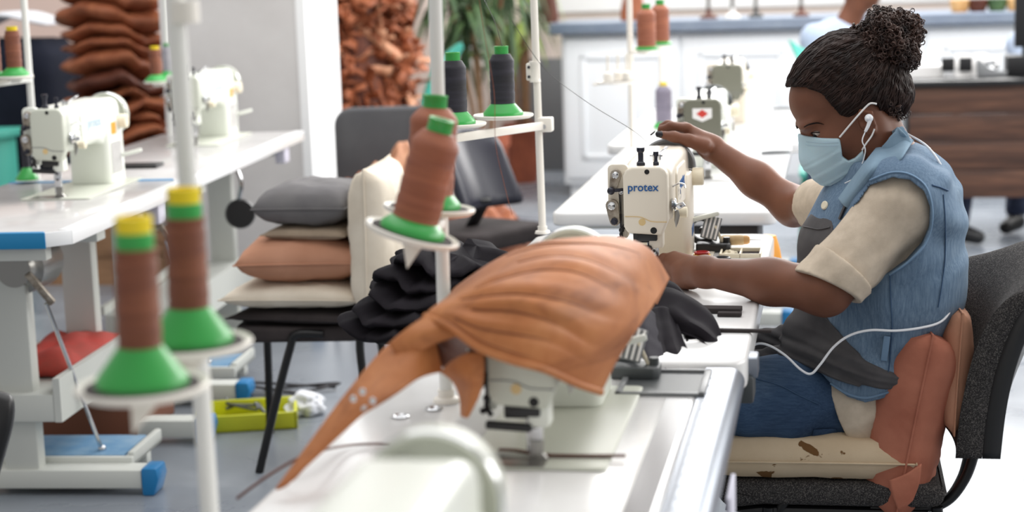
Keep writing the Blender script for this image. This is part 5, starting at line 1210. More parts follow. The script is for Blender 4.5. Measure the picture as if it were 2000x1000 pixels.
mb=MB(); mb.tube(spline(pts,5),.008,8,flat=.35); mb.build('strap','apron_cloth',apo)
seam('pocket_hem',apo,[(1556,440),(1578,444),(1600,448),(1622,444)],'apron_cloth',.002,apo)
for px,py in ((1613,402),): 
    s=on_surface(vest_o,px,py,lift=.002)
    if s: mb=MB(); mb.lathe([(0,0),(.0085,0),(.009,.002),(.007,.004),(0,.0035)],s,Vector((-.7,-.7,.3))); mb.build('button','ivory',vest_o)
# jeans
G=Grid(np.array([w(1130,800)[0],VW-.30,.03]),np.array([w(1830,800)[0],VW+.30,.72]),.0045)
A_n=np.array([K_n[0]-.03,K_n[1]+.02,.09]); A_f=np.array([K_f[0]-.05,K_f[1],.09])
G.union([cap(H_n,H_n*.6+K_n*.4,.08,.094),cap(H_n*.6+K_n*.4,K_n,.094,.08),cap(H_f,K_f,.088,.078),cap(K_n,A_n,.076,.055),cap(K_f,A_f,.075,.055),cap(w(1690,792),w(1700,760),.095,.1,basis=FB,st=1.25)],.03)
G.F+=wrinkles(G,.003,30,34,10,.3); G.clip(plane(G,(0,0,.09),(0,0,-1)))
jo=sdf_obj('jeans','denim_jeans',wo,G,ob,1)
seam('hip_seam',jo,[(1468,738),(1520,752),(1560,772),(1600,790)],'denim_dark_seam',.0016,jo)
# back pocket with embroidery
pts=[on_surface(jo,x,y,lift=.003) for x,y in ((1588,838),(1632,836),(1650,872),(1578,872))]
if all(pts):
    mb=MB(); mb.grid([[pts[0],pts[1]],[pts[3],pts[2]]]); mb.build('pocket','denim_jeans',jo,solid=.003)
    c=on_surface(jo,1622,870,lift=.006)
    for r in (.036,.03,.024): 
        q=[]
        for k in range(13):
            a=math.pi*k/12; s=on_surface(jo,1624+r*940*math.cos(a),878-r*800*math.sin(a),lift=.005)
            if s is not None: q.append(s)
        if len(q)>3: mb=MB(); mb.tube(q,.0016,6); mb.build('embroidery','label_white' if r==.03 else 'denim_dark_seam',jo)
    for x in (1605,1622,1640):
        s=on_surface(jo,x,862 if x==1622 else 868,lift=.004)
        if s is not None: mb=MB(); mb.ball(s,.004,10); mb.build('stud','ivory',jo)
for Ak in (A_n,A_f):
    G=Grid(Ak-np.array([.22,.08,.08]),Ak+np.array([.09,.08,.08]),.005); G.union([cap(Ak+np.array([.02,0,-.045]),Ak+np.array([-.14,0,-.055]),.043,.034),cap(Ak+np.array([.02,0,-.04]),Ak+np.array([0,0,.03]),.042,.04)],.03); G.clip(plane(G,(0,0,.003),(0,0,-1))); sdf_obj('shoe','black_plastic',wo,G,ob,1)
# ---------------------------------------------------------------- face mask
G=Grid(w(1530,420,-.12),w(1715,230,.12),.0026)
G.union(face+[ell(hd(.08,0,-.114),(.067,.057,.055),HR),cap(hd(.118,0,-.056),hd(.133,0,-.094),.010,.0115),cap(hd(.03,-.05,-.125),hd(.09,0,-.14),.03,.035),cap(hd(.03,.05,-.125),hd(.09,0,-.14),.03,.035)],.025)
X,Y,Zg=np.meshgrid(*G.ax,indexing='ij',sparse=True); up=((X-O[0])*Uh[0]+(Y-O[1])*Uh[1]+(Zg-O[2])*Uh[2])+.12*((X-O[0])*Fh[0]+(Y-O[1])*Fh[1]+(Zg-O[2])*Fh[2])
saw=np.mod((up+.206)/.024,1.)
G.F=(G.F-.004-.0022*np.where(saw<.85,saw/.85,(1-saw)/.15)*((up<-.078)&(up>-.14))-.0014*np.sin(75*X+50*Zg)).astype(np.float32)
mk=[(1540,262),(1571,267),(1605,268),(1640,268),(1643,285),(1645,304),(1657,313),(1670,307),(1685,291),(1688,306),(1682,328),(1662,350),(1625,366),(1585,368),(1540,330)]
G.clip(G.poly(pp(mk,-.05)))
mko=sdf_obj('face_mask','mask_cloth',wo,G,ob,1)
def strap(pts,r=.0016,m='label_white',parent=mko,name='ear_loop'):
    mb=MB(); mb.tube(spline([w(*q)-ob for q in pts],6),r,8); return mb.build(name,m,parent)
strap([(1640,268,-.077),(1655,250,-.084),(1672,230,-.087),(1688,212,-.085),(1700,202,-.087),(1712,203,-.083)],.0019)
strap([(1684,293,-.080),(1692,280,-.085),(1702,266,-.083),(1708,252,-.083)],.0017)
seam('nose_wire_stitching',mko,[(1574,277),(1600,279),(1638,278)],'logo_pale',.0007,mko,.0003); seam('nose_wire_stitching',mko,[(1574,283),(1600,285),(1638,284)],'logo_pale',.0007,mko,.0003)
# ---------------------------------------------------------------- earphones
eb=w(1697,231,-.092); ep=thing('earphones','white earphones with a cable looping from her ear behind her back to the table','earphones',*eb); ep.location=W(*eb)
mb=MB(); mb.ball((0,0,0),.0085,18,1,.8,1.0); mb.ball((-.003,-.004,.0),.0045,12); mb.tube([Vector(w(1699,236,-.094)-eb),Vector(w(1695,247,-.096)-eb),Vector(w(1690,257,-.096)-eb)],[.0042,.0036,.003],10); mb.build('earbud','earbud_white',ep)
def cabl(pts,r): mb=MB(); mb.tube(spline([Vector(np.array(q)-eb) for q in pts],7),r,8); mb.build('cable','earbud_white',ep)
cabl([w(1690,257,-.096),w(1684,275,-.1),w(1690,293,-.098),w(1684,320,-.096),w(1672,345,-.098),w(1650,358,-.09)],.0012)
def vs(px,py,dv,l=.0035):
    s=on_surface(vest_o,px,py,lift=l); return np.array(s)+ob if s is not None else w(px,py,dv)
cabl([w(1773,262,-.02),w(1815,290,-.06),w(1851,350,-.08),w(1867,420,-.09),w(1873,500,-.1),w(1871,560,-.12),w(1858,602,-.16),w(1838,628,-.19),w(1800,640,-.215),w(1750,646,-.225),w(1700,645,-.23),w(1660,655,-.235),w(1628,678,-.24),w(1602,712,-.245),w(1584,730,-.245),w(1564,722,-.24),w(1535,695,-.225),w(1505,676,-.21),w(1482,671,-.2),w(1466,680,-.19),w(1457,700,-.18)],.0024)
# ================================================================ her chair and its cushions
chv=VW-.0; cc=w(1650,960); ch=thing('chair','dark tweed office chair with black shell under the seated woman','chair',cc[0],chv,0)
co_=np.array([cc[0],chv,0])
ztop=w(1600,938,-.2)[2]; x0=w(1392,960,-.2)[0]-cc[0]; x1=w(1850,960,-.2)[0]-cc[0]
mb=MB(); poly=[(x0+.01,-.035),(x0-.006,-.02),(x0+.0,-.006),(x0+.03,0),(x1-.05,0),(x1-.01,-.006),(x1,-.02),(x1-.015,-.05),(x0+.1,-.05),(x0+.03,-.06)]
mb.prism(poly,.44,(0,.22,ztop),(1,0,0),(0,0,1),.016,3); mb.build('seat','tweed',ch)
mb=MB(); mb.prism([(x0+.02,-.066),(x0+.1,-.055),(x1-.03,-.055),(x1-.05,-.075),(x0+.11,-.075)],.42,(0,.21,ztop),(1,0,0),(0,0,1),.008); mb.build('seat_shell','black_plastic',ch)
def cw(px,py,dv): return Vector(w(px,py,dv)-co_)
mb=MB(); mb.tube(spline([cw(1505,1075,-.2),cw(1522,1000,-.2),cw(1545,966,-.2),(cw(1580,952,-.2)),cw(1650,951,-.2),cw(1720,953,-.2),cw(1745,960,-.2)],7),.0115,12); mb.build('frame_tube','black_metal',ch)
mb=MB(); mb.tube(spline([cw(1505,1075,.2),cw(1522,1000,.2),cw(1545,966,.2),(cw(1580,952,.2)),cw(1650,951,.2),cw(1720,953,.2),cw(1745,960,.2)],7),.0115,12); mb.build('frame_tube','black_metal',ch)
# back of the chair: near edge and far edge curves
nearc=[(1866,895),(1877,800),(1898,705),(1935,620),(1985,560),(2040,525)]
sh=np.array([-.06,.43,0.]);
def bnet(off,ext=0):
    rows=[]
    for i,(x,y) in enumerate(nearc):
        n=w(x,y,-.215); row=[]
        for k in range(7):
            t=k/6; q=n+sh*t+np.array([.055*(1-(2*t-1)**2)*(0.5 if i<2 else 1),0,0]); top=i==len(nearc)-1
            drop=.05*(abs(2*t-1)**3) if top else (.015*abs(2*t-1)**3 if i==len(nearc)-2 else 0)
            row.append(Vector(q-co_)+Vector((off,0,-drop+.012*math.sin(math.pi*t)*(i>2))))
        rows.append(row)
    return surf(rows,4,5)
def slab_(front,back):
    mb=MB(); mb.grid(front); mb.grid([r[::-1] for r in back]); ring=lambda g: g[0]+[r[-1] for r in g[1:]]+g[-1][::-1][1:]+[r[0] for r in g[::-1][1:-1]]
    mb.grid([ring(front),ring(back)],True); return mb
weld(slab_(bnet(.0),bnet(.05)).build('backrest','tweed',ch,ang=50)); weld(slab_(bnet(.0505),bnet(.085)).build('back_shell','black_plastic',ch,ang=50))
for dv in (-.19,.2):
    sx=-.015*(dv+.2)/.42
    mb=MB(); mb.tube(spline([cw(1925,800,dv)+Vector((sx,0,0)),cw(1905,880,dv)+Vector((sx*.9,0,0)),cw(1885,935,dv)+Vector((sx*.6,0,0)),cw(1850,978,dv)+Vector((sx*.3,0,0)),cw(1800,992,dv),cw(1700,990,dv)],7),.0125,12,flat=.8); mb.build('back_frame','black_metal',ch)
for (x,yv) in ((1500,-.21),(1500,.21),(1830,-.21),(1830,.21)):
    q=cw(x,990,yv); mb=MB(); mb.tube(spline([q,Vector((q.x*1.05,q.y,q.z*.5)),Vector((q.x*1.12,q.y*1.08,0.0))],5),.0115,10); mb.build('leg','black_metal',ch)
# stained seat cushion
def stained():
    m=fabric('stained_cloth',rgb(212,192,164),rgb(196,174,144),7,800,fold=.35); v=coords(m)
    n=nd(m,'ShaderNodeTexNoise',i_Scale=17,i_Detail=3,i_Roughness=.55,i_Distortion=.5); mp=coords(m,(1,1,1.6)); ln(m,mp,n.inputs['Vector'])
    f=ramp(m,n.outputs[0],[(.0,(0,0,0,1)),(.628,(0,0,0,1)),(.646,(1,1,1,1))]); old=bsdf(m).inputs['Base Color'].links[0].from_socket
    ln(m,mixcol(m,f,old,rgb(112,80,48)),bsdf(m).inputs['Base Color'])
stained()
c=w(1572,900,-.0); zb_=ztop+.001
sc_=cushion('cream stained seat cushion under the seated woman','stained_cloth',c[0],VW-.01,zb_+.041,.43,.43,.088,.02,31,None,7,.01)
# terracotta cushion behind her back
def upright(label,m,top,bot,wid,th,seed,dvm=-.02):
    t=w(*top,dvm); b=w(*bot,dvm); d=t-b; L=np.linalg.norm(d); mid=(t+b)/2
    o=cushion(label,m,mid[0],mid[1],mid[2],L,wid,th,0,seed,None,5 if th>.1 else 3.2,.045)
    zx=Vector(d/L); sy=Vector((-.05,1,0)).normalized(); sy=(sy-zx*sy.dot(zx)).normalized(); nz_=zx.cross(sy)
    o.rotation_euler=(Matrix.Rotation(-A,3,'Z')@Matrix((zx,sy,nz_)).transposed()).to_euler(); return o
upright('terracotta cushion squeezed between her back and the chair back','terracotta_cloth',(1802,612),(1732,955),.42,.165,41)
upright('tan cushion edge behind the terracotta cushion on the chair','tan_cloth',(1858,575),(1842,800),.40,.085,43,.0)

tc=[o for o in bpy.data.objects if o.get('label','').startswith('terracotta cushion')][0]; bpy.context.view_layer.update(); inv=tc.matrix_world.inverted()
net=[[(1738,938,-.235),(1770,925,-.24),(1800,905,-.24)],[(1742,962,-.242),(1772,955,-.246),(1796,940,-.244)],[(1756,998,-.244),(1768,990,-.247),(1782,976,-.245)]]
mb=MB(); mb.grid(surf([[inv@W(*w(*q)) for q in r] for r in net],4,4)); mb.build('corner','terracotta_cloth',tc,solid=.008,ang=70)
# ================================================================ leather bag over the middle machine
def N3(net,o): return [[Vector(Q(*q))-o for q in r] for r in net]
def slab(front,back):
    """closed body between two nets of the same size"""
    mb=MB(); mb.grid(front); mb.grid([r[::-1] for r in back]); 
    ring=lambda g: g[0]+[r[-1] for r in g[1:]]+g[-1][::-1][1:]+[r[0] for r in g[::-1][1:-1]]
    a,b=ring(front),ring(back); mb.grid([a,b],True); return mb
bo=Vector(Q(1040,620,2.3)); bo.z=TZ+.25
bag_=thing('leather_bag','unfinished tan leather bag draped over the middle sewing machine','leather bag',*bo)
vr=[2.195,2.20,2.235,2.36,2.56]
cols=[[(832,618),(838,611),(850,600),(872,584),(900,563)],[(880,640),(888,612),(905,582),(935,548),(965,519)],[(935,680),(942,624),(962,568),(998,521),(1040,487)],[(1000,706),(1010,636),(1032,563),(1072,506),(1122,470)],[(1070,724),(1084,655),(1106,582),(1152,512),(1204,463)],[(1130,748),(1150,692),(1182,622),(1226,543),(1266,484)],[(1174,765),(1204,703),(1246,640),(1285,582),(1306,545)]]
cv_=[.05,.02,.0,.0,.03,.09,.17]
net=[]
for i in range(5):
    net.append([(cols[k][i][0],cols[k][i][1],vr[i]+cv_[k]+(.0 if k<6 else .10*(i/4-.2))) for k in range(7)])
rows=N3(net,bo)
last=[p+Vector((.0,.09,-.07))*(1-.0*k)+(Vector((-.03,.0,.01)) if k>4 else Vector((0,0,0))) for k,p in enumerate(rows[-1])]; rows.append(last)
g=surf(rows,9,15)
nj,ni=len(g),len(g[0])
CR=[(.15,.03,.12,.9,.005),(.27,.05,.2,.95,.007),(.385,.03,.1,.93,.007),(.50,.05,.15,.9,.006),(.60,.0,.3,.96,.005),(.70,-.05,.2,.7,.004)]
for j in range(nj):
    for i in range(ni):
        x,y=i/(ni-1),j/(nj-1); e=min(1,6*x*(1-x)+.2)
        q=.005*nz((x*3.2,y*6,2),1)+.003*math.sin(9*y+4*x)
        for (y0,sl,x0,x1,am) in CR:
            yc=y0+sl*(x-.5)+.015*math.sin(7*x+y0*20); f=min(1,max(0,(x-x0)/.12))*min(1,max(0,(x1-x)/.12)); dd=(y-yc)/.022; q+=.65*am*f*(-math.exp(-dd*dd)+.7*math.exp(-((dd-1.9)/1.3)**2))
        n=Vector((.1,-.6,.8)).normalized(); g[j][i]=g[j][i]+n*q*e*(1 if y<.85 else .3)
mb=MB(); mb.grid(g); mb.build('outer_panel','leather_tan',bag_,solid=.006,solid_off=0,ang=75,sub=1)
mb=MB(); up=Vector((0,-.004,.001)); mb.tube([p+up for p in g[0]],.0062,8,flat=.9); mb.build('rim_binding','leather_tan',bag_,ang=80)
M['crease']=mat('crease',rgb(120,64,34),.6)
def along(name,f,r=.0011,m='crease'):
    pts=[]
    for k in range(60):
        x,y=f(k/59); a=min(ni-1.001,max(0,x*(ni-1))); b=min(nj-1.001,max(0,y*(nj-1))); i,j=int(a),int(b); fx,fy=a-i,b-j
        p=g[j][i].lerp(g[j][i+1],fx).lerp(g[j+1][i].lerp(g[j+1][i+1],fx),fy); pts.append(p+Vector((.0,-.0028,.0030)))
    mb=MB(); mb.tube(pts,r,5); mb.build(name,m,bag_)
along('seam',lambda t:(t,.045)); along('seam',lambda t:(.965,.04+t*.72)); along('seam',lambda t:(.30+t*.62,.74-.05*math.sin(3*t)),.0014)
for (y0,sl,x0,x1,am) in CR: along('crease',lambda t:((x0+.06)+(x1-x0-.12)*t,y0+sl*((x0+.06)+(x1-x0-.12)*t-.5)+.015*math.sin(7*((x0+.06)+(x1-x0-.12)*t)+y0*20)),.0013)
# mouth of the bag: dark lining, the two straps
lin_=[[(838,622,2.28),(868,636,2.26),(905,660,2.25),(938,684,2.24)],[(842,650,2.34),(868,672,2.36),(905,690,2.36),(938,700,2.33)],[(838,700,2.31),(862,715,2.38),(900,735,2.40),(936,742,2.36)]]
mb=MB(); mb.grid(surf(N3(lin_,bo),6,6)); mb.build('lining','leather_dark',bag_,solid=.004,ang=70)
strapA=[[(538,958,2.08),(600,872,2.12),(652,800,2.15),(693,748,2.18),(735,697,2.21),(782,652,2.24),(833,618,2.26)],[(556,950,2.075),(622,878,2.10),(680,812,2.12),(712,778,2.13),(752,740,2.16),(802,700,2.19),(848,660,2.24)],[(574,936,2.08),(645,868,2.10),(704,812,2.11),(738,792,2.12),(776,768,2.14),(822,738,2.18),(864,727,2.24)]]
mb=MB(); sa=surf(N3(strapA,bo),7,6); mb.grid(sa); sA=mb.build('strap','leather_tan',bag_,solid=.005,ang=70,sub=1)
fold_=[[(760,672,2.205),(800,640,2.215),(836,617,2.235)],[(775,690,2.20),(822,655,2.205),(868,640,2.22)],[(800,700,2.205),(845,672,2.215),(892,655,2.235)]]
mb=MB(); mb.grid(surf(N3(fold_,bo),6,5)); mb.build('strap_fold','leather_tan',bag_,solid=.005,ang=70)
strapB=[[(862,726,2.26),(884,705,2.24),(915,690,2.22),(945,690,2.21)],[(884,742,2.25),(902,735,2.22),(924,728,2.20),(946,728,2.20)],[(899,772,2.25),(910,772,2.23),(924,770,2.21),(937,770,2.21)],[(903,812,2.25),(906,814,2.24),(910,815,2.23),(914,812,2.23)]]
mb=MB(); mb.grid(surf(N3(strapB,bo),5,6)); mb.build('strap','leather_tan',bag_,solid=.005,ang=70)
for px,py in ((708,765),(690,779),(728,783),(712,799)):
    c=Vector(Q(px,py,2.115))-bo; d=(CAMP-W(*Q(px,py,2.115))).normalized(); d=Vector((d.dot(EU),d.dot(EV),d.z)); mb=MB(); mb.lathe([(0,0),(.0042,0),(.0045,.0012),(.003,.0024),(0,.0027)],c,d,16); mb.build('rivet','chrome',sA)
# laces
def lace(label,pts,wd,m='leather_dark'):
    o=Vector(pts[0]); P=[Vector(p)-o for p in spline(pts,8)]; mb=MB(); mb.tube(P,wd,8,flat=.45); solo(mb.build('leather_lace',m,ang=80),label,'leather lace',*o)
zl=TZ+.006
lace('dark brown leather lace lying across the bed under the presser foot',[H(975,878,zl+.004),H(1010,880,zl+.004),H(1060,888,zl+.001),H(1130,890,zl),H(1222,890,zl)],.0045)
lace('dark brown lace end poking out past the strap at the lower left',[H(760,866,zl),H(680,870,zl),Q(600,888,2.2),Q(530,925,2.18),Q(462,974,2.16)],.0036)
fabric('charcoal_cloth',rgb(62,60,66),rgb(50,48,54),14,900,.85,.25)
# ---------------------------------------------------------------- black fabric
def foldslab(w_,d_,h_,seed,n=52,pts_=5):
    rows=[]; rg=random.Random(seed); ph=[rg.uniform(0,6.28) for _ in range(6)]
    for j in range(9):
        t=j/8; row=[]; prof=math.sin(math.pi*min(max(t,.04),.96))**.3
        for k in range(n):
            a=2*math.pi*k/n; r=1+.10*math.sin(3*a+ph[0])+.07*math.sin(5*a+ph[1])+.04*math.sin(11*a+ph[2]+t*2); ca,sa=math.cos(a),math.sin(a)
            row.append(Vector((w_*.5*math.copysign(abs(ca)**.75,ca)*r*prof,d_*.5*math.copysign(abs(sa)**.75,sa)*r*prof,h_*t*.9+.011*math.sin(2*a+1)+.008*math.sin(5*a+2)+.004*math.sin(13*a+seed*.2))))
        rows.append(row)
    mb=MB(); mb.grid(rows,True); mb.f.append(tuple(range(n))[::-1]); mb.f.append(tuple(range(8*n,9*n))); return mb
labs=['lowest black fabric fold of the pile left of the bag, with frayed edge','second black fabric fold up in the pile left of the bag','third black fabric fold up in the pile left of the bag','fourth black fabric fold in the pile left of the bag','topmost black fabric piece of the pile, at the white pole']
for i,(px,py,ww) in enumerate(((800,682,.20),(815,655,.225),(835,628,.22),(850,600,.21),(872,570,.20))):
    c=Q(px,py,3.06+.02*i); solo(foldslab(ww,.24,.034,30+i).build('black_fabric','black_cloth',None,ang=70),labs[i],'fabric',c.x,3.06+.02*i,TZ+.016+.027*i,.2*i-.3,'black fabric pieces')
def drape(label,net,th=.003,m='black_cloth',pl=.009,cyc=2.2,ph=0.):
    o=Vector(Q(*net[-1][0])); mb=MB(); g=surf(N3(net,o),9,9); n=len(g[0])
    tri=lambda t: 2*abs(2*(t-math.floor(t+.5)))-1
    for j,r in enumerate(g):
        for i,p in enumerate(r):
            y=j/(len(g)-1); t=i/(n-1)*cyc+ph+.25*y; k=tri(t)*pl*(.35+.65*y); g[j][i]=p+Vector((.25,-.8,.55))*k+Vector((0,-.3,.7))*.005*nz((p.x*24,p.y*24,p.z*24),1)
    mb.grid(g); solo(mb.build('black_fabric',m,None,solid=th,ang=42),label,'fabric',*o,group='black fabric pieces')
drape('black fabric strip curling over from the hand to the table edge',[[(1285,560,3.22),(1270,600,3.18),(1262,640,3.14)],[(1322,566,3.20),(1312,602,3.12),(1300,640,3.10)],[(1362,588,3.18),(1350,625,3.08),(1340,655,3.06)],[(1390,612,3.16),(1380,645,3.06),(1368,668,3.04)],[(1405,648,3.12),(1402,665,3.06),(1388,685,3.0)],[(1408,676,3.08),(1404,684,3.05),(1392,690,3.02)]])
drape('long black fabric flap hanging down onto the tray of the aluminium-edged table',[[(1262,610,3.1),(1290,600,3.12),(1318,612,3.12)],[(1268,652,3.02),(1300,645,3.03),(1332,655,3.04)],[(1282,695,2.94),(1312,688,2.95),(1345,692,2.97)],[(1300,738,2.845),(1325,728,2.88),(1342,716,2.92)]])
drape('charcoal fabric flap behind the ribbed bobbin winder',[[(1240,610,3.06),(1262,600,3.08),(1282,615,3.09)],[(1244,655,2.97),(1265,650,2.98),(1288,660,3.0)],[(1256,700,2.90),(1275,700,2.90),(1298,700,2.92)],[(1282,742,2.845),(1298,744,2.845),(1312,742,2.85)]],m='charcoal_cloth',pl=.005,cyc=1.1)
drape('black fabric end lying flat toward the table edge under the strip',[[(1335,640,3.12),(1340,665,3.05),(1335,690,3.0)],[(1370,652,3.1),(1375,675,3.03),(1362,700,2.96)],[(1400,664,3.08),(1402,680,3.03),(1378,712,2.93)]])
drape('folded black fabric tongue with a grey end at the table edge',[[(1365,668,3.07),(1370,682,3.03)],[(1410,662,3.09),(1412,676,3.05)],[(1443,664,3.09),(1438,676,3.06)]])
drape('black fabric bunched under the woman\'s near hand',[[(1300,545,3.36),(1290,570,3.3),(1275,600,3.22)],[(1325,560,3.34),(1318,585,3.27),(1305,612,3.2)],[(1345,585,3.3),(1345,602,3.24),(1335,622,3.18)]])
for i,(px,py,l,wd,th,lab) in enumerate(((1405,604,.085,.035,.010,'dark grey strip block lying on the table before her forearm'),(1425,612,.045,.018,.008,'short dark grey strip end beside the thicker block'),(1445,643,.115,.012,.006,'long dark strip sticking out over the table edge'))):
    c=H(px,py,TZ+.012); mb=MB(); mb.box((-l/2,-wd/2,0),(l/2,wd/2,th),.0015); solo(mb.build('foam_strip','dark_cloth'),lab,'strip',c.x,c.y,TZ+.0065,-.06)
# ---------------------------------------------------------------- bobbin winders and small tools on the tables
def winder(label,px,py,z,m):
    c=H(px,py,z); t=thing('bobbin_winder',label,'bobbin winder',c.x,c.y,z+.0005,0,'bobbin winders')
    mb=MB(); mb.prism([(-.04,-.026),(.03,-.03),(.04,-.02),(.04,.02),(.03,.03),(-.04,.026)],.02,(0,0,0),(1,0,0),(0,1,0),.003); mb.cyl((.03,0,.02),(.03,0,.032),.008); mb.build('base',m,t)
    mb=MB(); mb.lathe([(.022,-.006),(.034,-.006),(.036,0),(.034,.006),(.022,.006),(.020,0),(.022,-.006)],(-.03,.03,.045),(.2,1,0),32); mb.cyl((-.03,.02,.045),(-.03,.045,.045),.006); mb.build('friction_wheel',m,t)
    mb=MB(); q=Matrix.Translation((-.005,-.005,.055))@Matrix.Rotation(.25,4,'Y')@Matrix.Rotation(-.35,4,'X'); mb.box((-.02,-.003,-.028),(.02,.003,.028),.002,2,q); pl=mb.build('comb_plate','grey_plastic',t)
    for k in range(4): 
        mb=MB(); mb.box((-.016+k*.0095,-.006,-.026),(-.0115+k*.0095,-.002,.026),.001,2,q); mb.build('rib','label_white',pl)
    mb=MB(); mb.bar((.02,0,.02),(.004,-.004,.06),.01,.006,.002); mb.build('lever','ivory',t)
winder('bobbin winder with ribbed white plate beside the draped leather bag',1243,735,TZ,'dark_grey_plastic'); winder('bobbin winder with ribbed white plate beside the cream machine',1394,490,TZ+.006,'black_plastic')
zt3=TZ+.0065
c=H(1435,487,zt3); t=thing('awl','pale wooden-handled awl lying on the parts tray','awl',c.x,c.y,zt3+.022,-.02)
mb=MB(); mb.lathe([(0,-.035),(.010,-.034),(.0125,-.025),(.0122,.018),(.0108,.022)],(0,0,0),(1,0,.02),20); mb.build('handle','wood_handle',t)
mb=MB(); mb.lathe([(.0108,.022),(.0102,.03),(.007,.035),(0,.036)],(0,0,0),(1,0,.02),18); mb.build('ferrule','straw',t); mb=MB(); mb.cyl((.034,0,.001),(.062,0,.001),.0012,.0004,8); mb.build('needle','steel',t)
c=H(1447,497,zt3); t=thing('parts_tray','two-part tray of small bobbins let into the table top','tray',c.x,c.y,zt3-.003,-.0)
mb=MB(); w_,d_=.047,.045
for lo,hi in (((-w_,-d_,0),(w_,-d_+.004,.012)),((-w_,d_-.004,0),(w_,d_,.012)),((-w_,-d_,0),(-w_+.004,d_,.012)),((w_-.004,-d_,0),(w_,d_,.012)),((-.002,-d_,0),(.002,d_,.012))): mb.box(lo,hi,.001)
mb.build('rim','ivory',t); mb=MB(); mb.box((-w_+.002,-d_+.002,0),(w_-.002,d_-.002,.0035)); mb.build('floor','dark_cloth',t)
rng=random.Random(8); mb=MB()
for i in range(26): x,y=rng.uniform(-w_+.009,-.008),rng.uniform(-d_+.009,d_-.009); mb.cyl((x,y,.0036),(x+rng.uniform(-.003,.003),y+rng.uniform(-.004,.004),.0082),.0036,n=8)
o=mb.build('small_bobbins','ivory',t); o['kind']='stuff'
c=H(1371,507,zt3); t=thing('tape_ring','red and gold ring-shaped trinket on the table by the machine pillar','ring',c.x,c.y,zt3+.001,.2)
mb=MB(); mb.lathe([(.013,.0),(.019,.0),(.021,.008),(.019,.012),(.014,.012),(.013,0)],n=30); mb.build('band','ring_gold',t); mb=MB(); mb.lathe([(0,.010),(.0145,.010),(.017,.013),(.0185,.0165),(.015,.018),(.0135,.015),(0,.0135)],n=30); mb.build('top','ring_red',t)
c=H(1402,512,zt3); t=thing('scissors','black-handled scissors lying on the table beside the red ring','scissors',c.x,c.y,zt3+.001,.25)
mb=MB(); mb.torus((.008,0,.006),(0,.0,1),.017,.005,26,8); mb.build('handle','black_plastic',t); mb=MB(); mb.torus((-.024,.012,.006),(0,.0,1),.011,.0045,22,8); mb.build('handle','black_plastic',t); mb=MB(); mb.bar((-.01,.006,.006),(-.07,.02,.006),.009,.003,.001); mb.build('blade','steel',t)
p=H(1497,520,.6); t=thing('orange_bag','small orange bag hanging at the far end of the table behind the awl','bag',p.x+.015,4.36,.60); 
rows=[[Vector((.03*math.cos(a)*(1+.2*math.sin(3*a))*(.7+.5*math.sin(z*3)),.03*math.sin(a),.15*z)) for a in [2*math.pi*k/20 for k in range(20)]] for z in [j/8 for j in range(9)]]
mb=MB(); mb.grid(rows,True); mb.f.append(tuple(range(20))[::-1]); mb.f.append(tuple(range(160,180))); mb.build('body','orange_sticker',t,ang=70)
# ---------------------------------------------------------------- two other people far behind
def simple_person(label,base_px,v,parts,gl,gh,skinp,h=.008):
    b=Q(*base_px,v); b0=np.array([b.x,v,0.]); t=thing('person',label,'person',b.x,v,0)
    for name,m,prims,k,clipz in parts:
        G=Grid(b0+np.array(gl),b0+np.array(gh),h); G.union(prims(b0),k)
        if clipz is not None: G.F=np.maximum(G.F,(clipz-G.ax[2][None,None,:]).astype(np.float32)*np.ones_like(G.F))
        sdf_obj(name,m,t,G,b0,1)
    return t
q=lambda x,y,v: np.array(Q(x,y,v))
pv_=8.9
def vb(b): s=[q(1640,215,pv_),q(1632,95,pv_)]; return [cap(s[0],s[1],.15,.15),cap(q(1592,75,pv_-.1),q(1680,70,pv_+.1),.075,.075),cap(q(1596,80,pv_-.12),q(1598,190,pv_-.2),.065,.055),cap(s[0],s[0]+np.array([-.05,-.02,-.12]),.15,.14)]
def vskin(b): return [cap(q(1640,80,pv_),q(1668,20,pv_),.07,.058),ell(q(1690,-22,pv_),(.085,.075,.11)),cap(q(1672,12,pv_-.02),q(1668,-12,pv_-.03),.04,.045),cap(q(1598,190,pv_-.2),q(1650,230,pv_-.35),.045,.035),ell(q(1640,110,pv_),(.1,.1,.12)),ell(q(1660,234,pv_-.38),(.05,.04,.025))]
def vleg(b): return [cap(q(1640,245,pv_),q(1600,262,pv_-.35),.10,.075),cap(q(1600,262,pv_-.35),np.array([q(1600,262,pv_-.35)[0],pv_-.33,.09]),.07,.05),cap(q(1670,245,pv_),q(1650,262,pv_-.35),.10,.075),cap(q(1650,262,pv_-.35),np.array([q(1650,262,pv_-.35)[0],pv_-.33,.09]),.07,.05)]
simple_person('person in a pale blue-grey shirt leaning forward behind the seamstress\'s head',(1640,215),pv_,[('body','skin',vskin,.03,None),('shirt','shirt_blue',vb,.04,None),('trousers','denim_dark',vleg,.04,.0),('hair','hair',lambda b:[ell(q(1690,-22,pv_)+np.array([.022,.0,.028]),(.080,.081,.094))],.02,None)],(-.45,-.6,0),(.45,.45,1.75),None)
G=None
c=q(1640,80,pv_); vp=[o for o in bpy.data.objects if o.name.startswith('person')][-1]
mb=MB(); mb.torus(Vector(c)-Vector((q(1640,215,pv_)[0],pv_,0))+Vector((.02,0,.03)),(.35,0,1),.078,.022,28,8); vp=[o for o in bpy.data.objects if o.type=='EMPTY' and o.name.startswith('person')]
vp=sorted(vp,key=lambda o:o.name)[-1]; mb.build('shirt_collar','denim_dark',vp)
cb=Q(1640,300,pv_); t=thing('plastic_chair','pale teal plastic chair under the person in the pale shirt','chair',cb.x,pv_,0)
